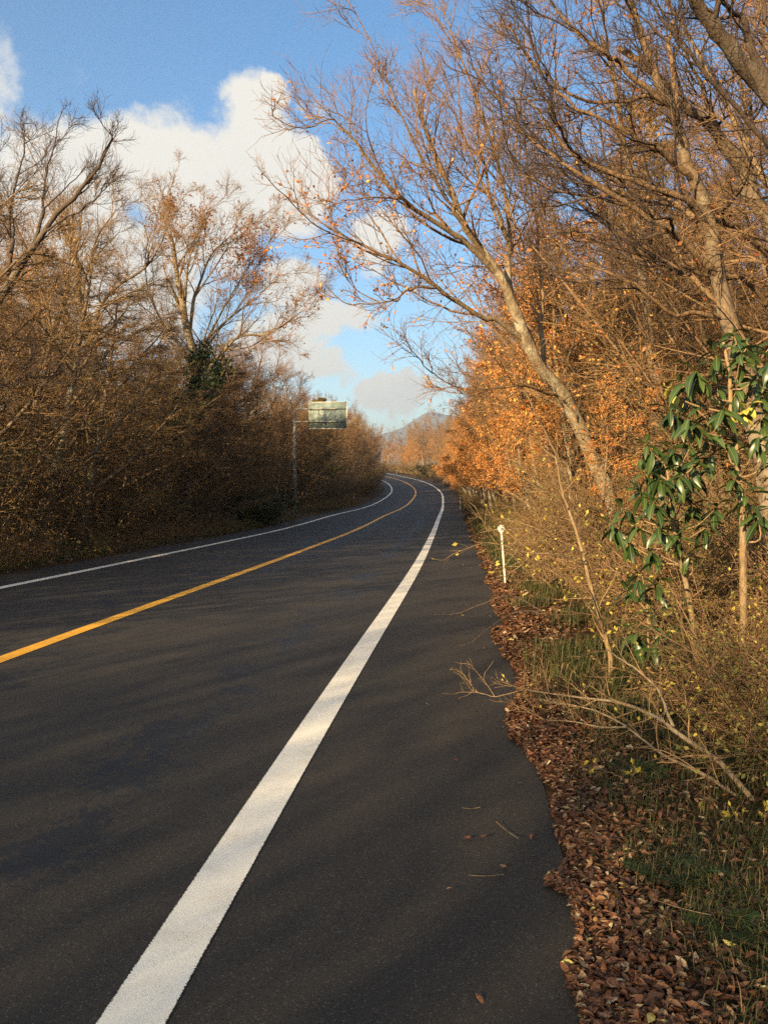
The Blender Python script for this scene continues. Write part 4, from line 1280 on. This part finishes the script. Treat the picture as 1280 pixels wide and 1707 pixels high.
def edge_wave(s):
    return .045 * np.sin(2.1 * s + _en[0]) + .018 * np.sin(4.7 * s + _en[1]) + .012 * np.sin(9.3 * s + _en[2]) + .012 * np.sin(17 * s + _en[3]) - .02 - .10 * np.exp(-((s - 3.72) / .09) ** 2) - .09 * np.exp(-((s - 6.2) / .5) ** 2) - .07 * np.exp(-((s - 2.62) / .1) ** 2) - .08 * np.exp(-((s - 9.5) / .6) ** 2)


def litter_points(n, s0, s1, far=1.0):
    s = s0 + (s1 - s0) * lrng.random(n) ** 1.5
    d = lrng.exponential(.22 * far, n)
    off = ER + edge_wave(s) + d
    return s, off


def ground_of(s, off):
    p = road_pt(s, off)
    p[:, 2] += np.maximum(verge_h(s, off, p[:, 0], p[:, 1]), np.where(off < ER, .003, -9))
    return p


def flat_leaves(G, s, off, size, lift=.02):
    n = len(s)
    p = ground_of(s, off); p[:, 2] += lrng.random(n) * lift + .006
    a = lrng.random(n) * 6.28
    tilt = lrng.normal(size=n) * .33
    d = np.stack([np.cos(a) * np.cos(tilt), np.sin(a) * np.cos(tilt), np.sin(tilt)], -1)
    up = norm(np.array([0, 0, 1.]) + lrng.normal(size=(n, 3)) * .32)
    sd = norm(np.cross(d, up)); nr = np.cross(sd, d)
    s_ = (size * lrng.uniform(.55, 1.3, n))[:, None]
    w = s_ * lrng.uniform(.26, .52, n)[:, None] * .5; fo = s_ * lrng.uniform(-.1, .3, n)[:, None]
    A = p - d * s_ * .5; Cc = p + d * s_ * .5 + nr * fo * .6
    B1 = p - d * s_ * .12 + sd * w + nr * fo; B2 = p + d * s_ * .22 + sd * w * .8 + nr * fo
    D1 = p - d * s_ * .12 - sd * w + nr * fo; D2 = p + d * s_ * .22 - sd * w * .8 + nr * fo
    V = np.stack([A, B1, B2, Cc, D2, D1], 1).reshape(-1, 3)
    k = np.arange(n)[:, None] * 6
    G.add(V, [np.concatenate([k + np.array([0, 1, 2, 3]), k + np.array([0, 3, 4, 5])])], np.repeat(lrng.random(n), 6))


G = Geo()
s, o = litter_points(30000, 1.5, 14); flat_leaves(G, s, o, .042, .016)
s, o = litter_points(9000, 9, 60, 1.5); flat_leaves(G, s, o, .085, .03)
n = 9000; s = lrng.uniform(1.5, 20, n); o = ER + lrng.uniform(.1, 4, n); flat_leaves(G, s, o, .06)
n = 2600; s = lrng.uniform(8, 60, n); o = EL - .1 - np.abs(lrng.normal(size=n)) * .5; flat_leaves(G, s, o, .08)
n = 110; s = lrng.uniform(2.5, 30, n); o = ER - lrng.exponential(.22, n); flat_leaves(G, s, o, .032, .003)
litter = link('leaf_litter', G.mesh('leaf_litter', M['litter']), kind='stuff')
litter['label'] = 'brown and rust fallen leaves heaped along the asphalt edges'
litter['category'] = 'fallen leaves'


def fallen_leaf(name, L, W, curl, lob):
    n = 7; V = []; q = []
    for i in range(n + 1):
        t = i / n
        w = W * .5 * math.sin(math.pi * min(1, t * .92 + .06)) ** .8 * (1 + lob * (i % 2))
        y = L * (t - .5); z = curl * L * ((t - .5) ** 2) * 2
        V += [(-w, y, z + w * .55 * (1 if i % 2 else .8)), (0, y, z), (w, y, z + w * .35)]
    for i in range(n):
        a = i * 3; q += [(a, a + 1, a + 4, a + 3), (a + 1, a + 2, a + 5, a + 4)]
    return mesh_from(name, V, [np.array(q)], M['litter_one'], smooth=True)


FL = [fallen_leaf('fallen_leaf', .07, .034, .3, .0), fallen_leaf('fallen_leaf', .08, .03, .7, .1), fallen_leaf('fallen_leaf', .055, .038, .2, .25), fallen_leaf('fallen_leaf', .09, .028, -.25, .05), fallen_leaf('fallen_leaf', .062, .046, .4, .3)]
s = 1.9 + 3.3 * lrng.random(300); off = ER + edge_wave(s) + lrng.exponential(.22, 300)
s[:5] = lrng.uniform(2.6, 6, 5); off[:5] = ER - lrng.uniform(.1, .7, 5)
pp = ground_of(s, off)
for k in range(300):
    o = link('leaf', FL[lrng.integers(0, 5)], litter)
    o.location = (pp[k, 0], pp[k, 1], pp[k, 2] + (.024 + lrng.random() * .02 if off[k] > ER - .05 else .008))
    fl = 1.0 if off[k] > ER - .05 else .2
    o.rotation_euler = (lrng.normal() * .4 * fl, lrng.normal() * .4 * fl + (math.pi if lrng.random() < .3 else 0), lrng.random() * 6.28)
    z = lrng.uniform(.34, .62); o.scale = (z, z, z)


def grass_field():
    G = Geo()
    def blades(s, off, h, w, lean):
        n = len(s)
        p = ground_of(s, off)
        a = lrng.random(n) * 6.28; d = np.stack([np.cos(a), np.sin(a), 0 * a], -1)
        sd = np.stack([-np.sin(a), np.cos(a), 0 * a], -1)
        H = (h * lrng.uniform(.4, 1.25, n))[:, None]; ln = (lean * lrng.uniform(.3, 1.4, n))[:, None]
        up = np.array([0, 0, 1.])
        A = p - sd * w; B = p + sd * w
        m = p + up * H * .6 + d * H * ln * .35
        C1 = m - sd * w * .8; D1 = m + sd * w * .8
        T = p + up * H * (1 - ln * .35) + d * H * ln
        V = np.stack([A, B, D1, C1, T], 1).reshape(-1, 3); k = np.arange(n)[:, None] * 5
        G.add(V, [k + np.array([0, 1, 2, 3]), k + np.array([3, 2, 4])], np.repeat(lrng.random(n), 5))
    def clump(n, s0, s1, d0, d1, h, w, lean, pw=1.4, nc=160):
        cs = s0 + (s1 - s0) * lrng.random(nc) ** pw; co = ER + d0 + (d1 - d0) * lrng.random(nc) ** .8
        i = lrng.integers(0, nc, n)
        blades(cs[i] + lrng.normal(size=n) * .13, np.maximum(co[i] + lrng.normal(size=n) * .13, ER + .12), h, w, lean)
    clump(40000, 1.6, 9, .16, 2.2, .085, .0018, 1.1, 1.2, 420)
    clump(24000, 6, 28, .3, 2.6, .2, .0035, .8, 1.3, 260)
    clump(12000, 16, 75, .25, 1.7, .3, .008, .7, 1.2, 260)
    n = 5000; blades(lrng.uniform(9, 70, n), EL - .15 - lrng.random(n) * .9, .22, .006, .8)
    o = link('grass', G.mesh('grass', M['grass']), kind='stuff')
    o['label'] = 'tufts of green and straw-coloured grass on the verges'; o['category'] = 'grass'


M['grass'] = leaf_mat('grass', [(0, (.018, .030, .009)), (.4, (.045, .064, .018)), (.7, (.085, .08, .026)), (.85, (.10, .065, .03)), (1, (.2, .14, .07))], .6, .2)
grass_field()


def fern(seed):
    rng = np.random.default_rng(seed); G = Geo()
    n = 9
    for k in range(n):
        a = k * 2.4 + rng.normal() * .3; L = .42 * rng.uniform(.7, 1.1)
        t = np.linspace(0, 1, 16)
        ax = np.stack([np.cos(a) * t * L * .9, np.sin(a) * t * L * .9, L * (t * .75 - t * t * .55)], -1)
        G.tube(ax[None], np.linspace(.0025, .0008, 16)[None], 3, .3)
        sd = np.array([-math.sin(a), math.cos(a), 0])
        for sgn in (-1, 1):
            pos = ax[2:]; w = .11 * np.sin(math.pi * (t[2:] * .9 + .08)) ** .8
            d = sd * sgn + np.array([math.cos(a), math.sin(a), 0]) * .35 + np.array([0, 0, -.15])
            e = pos + norm(d[None])[0] * w[:, None]
            m = (pos + e) / 2; up = np.array([math.cos(a), math.sin(a), .2]) * .009
            V = np.stack([pos, m + up, e, m - up], 1).reshape(-1, 3); i = np.arange(len(pos))[:, None] * 4
            G.add(V, [i + np.array([0, 1, 2, 3])], np.repeat(rng.random(len(pos)), 4))
    return G


fr = thing('fern', 'x', 'fern', 'ferns on the near right verge')
link('fronds', fern(5).mesh('fronds', M['leaf_green']), fr, 'stuff')
FP = Proto(fr)
for px, py, Y, lab in ((1255, 1280, 4.9, 'green fern under the leaning branch at the right edge'), (1245, 1215, 5.4, 'small fern in the brush above the leaning branch'), (1110, 1480, 3.35, 'dark little fern in the leaves low on the right verge'),
                       (1215, 1560, 2.95, 'green fern at the lower right edge of the verge'), (1070, 1290, 4.5, 'small dark fern left of the leaning branch')):
    p = at(px, py, Y)
    FP.put(on_ground(p[0], Y), prng.uniform(0, 6), prng.uniform(.35, .6), lab, 'ferns on the near right verge')

# dry straws lying on the asphalt
strw = None
for k, (px, py, a, L) in enumerate(((785, 1347, .1, .09), (810, 1461, .05, .14), (845, 1385, -1.2, .2), (1135, 1540, -.6, .2))):
    Y = (HC + .01) / math.tan(math.atan((py - 853.5) / F) + PITCH)
    p = at(px, py, Y)
    G = Geo(); t = np.linspace(-.5, .5, 6)[:, None]
    P = np.array([math.cos(a), math.sin(a), 0]) * t * L + np.array([0, 0, .002]) + np.array([0, 0, .02]) * (t ** 2)
    G.tube(P[None], np.full((1, 6), .0016), 4, .5)
    zz = .006 if px < 900 else ground_z(p[0], p[1]) - float(np.interp(p[1], _y, _z)) + .05
    thing('dry_straw', ['short dry straw lying on the asphalt right of the white line', 'longer dry straw lying on the asphalt near the bottom right', 'dry straw sticking out from the leaf edge over the asphalt', 'pale straw on the dark grass at the lower right'][k], 'straw', None,
          (p[0], p[1], float(np.interp(p[1], _y, _z)) + zz), me=G.mesh('dry_straw', M['twig']))

# ------------------------------------------------------------------ haze over the whole place
def build_haze():
    G = Geo(); box(G, -9500, 9500, -8500, 10500, -15, 470)
    m = bpy.data.materials.new('haze'); m.use_nodes = True; t = NT(m.node_tree)
    v = t.n('ShaderNodeVolumePrincipled', {'Color': (.62, .76, .96, 1), 'Density': HAZE, 'Anisotropy': .3})
    t.n('ShaderNodeOutputMaterial', {'Volume': v.outputs[0]})
    link('haze', G.mesh('haze', m), kind='stuff')


HAZE = 2.3e-4
build_haze()
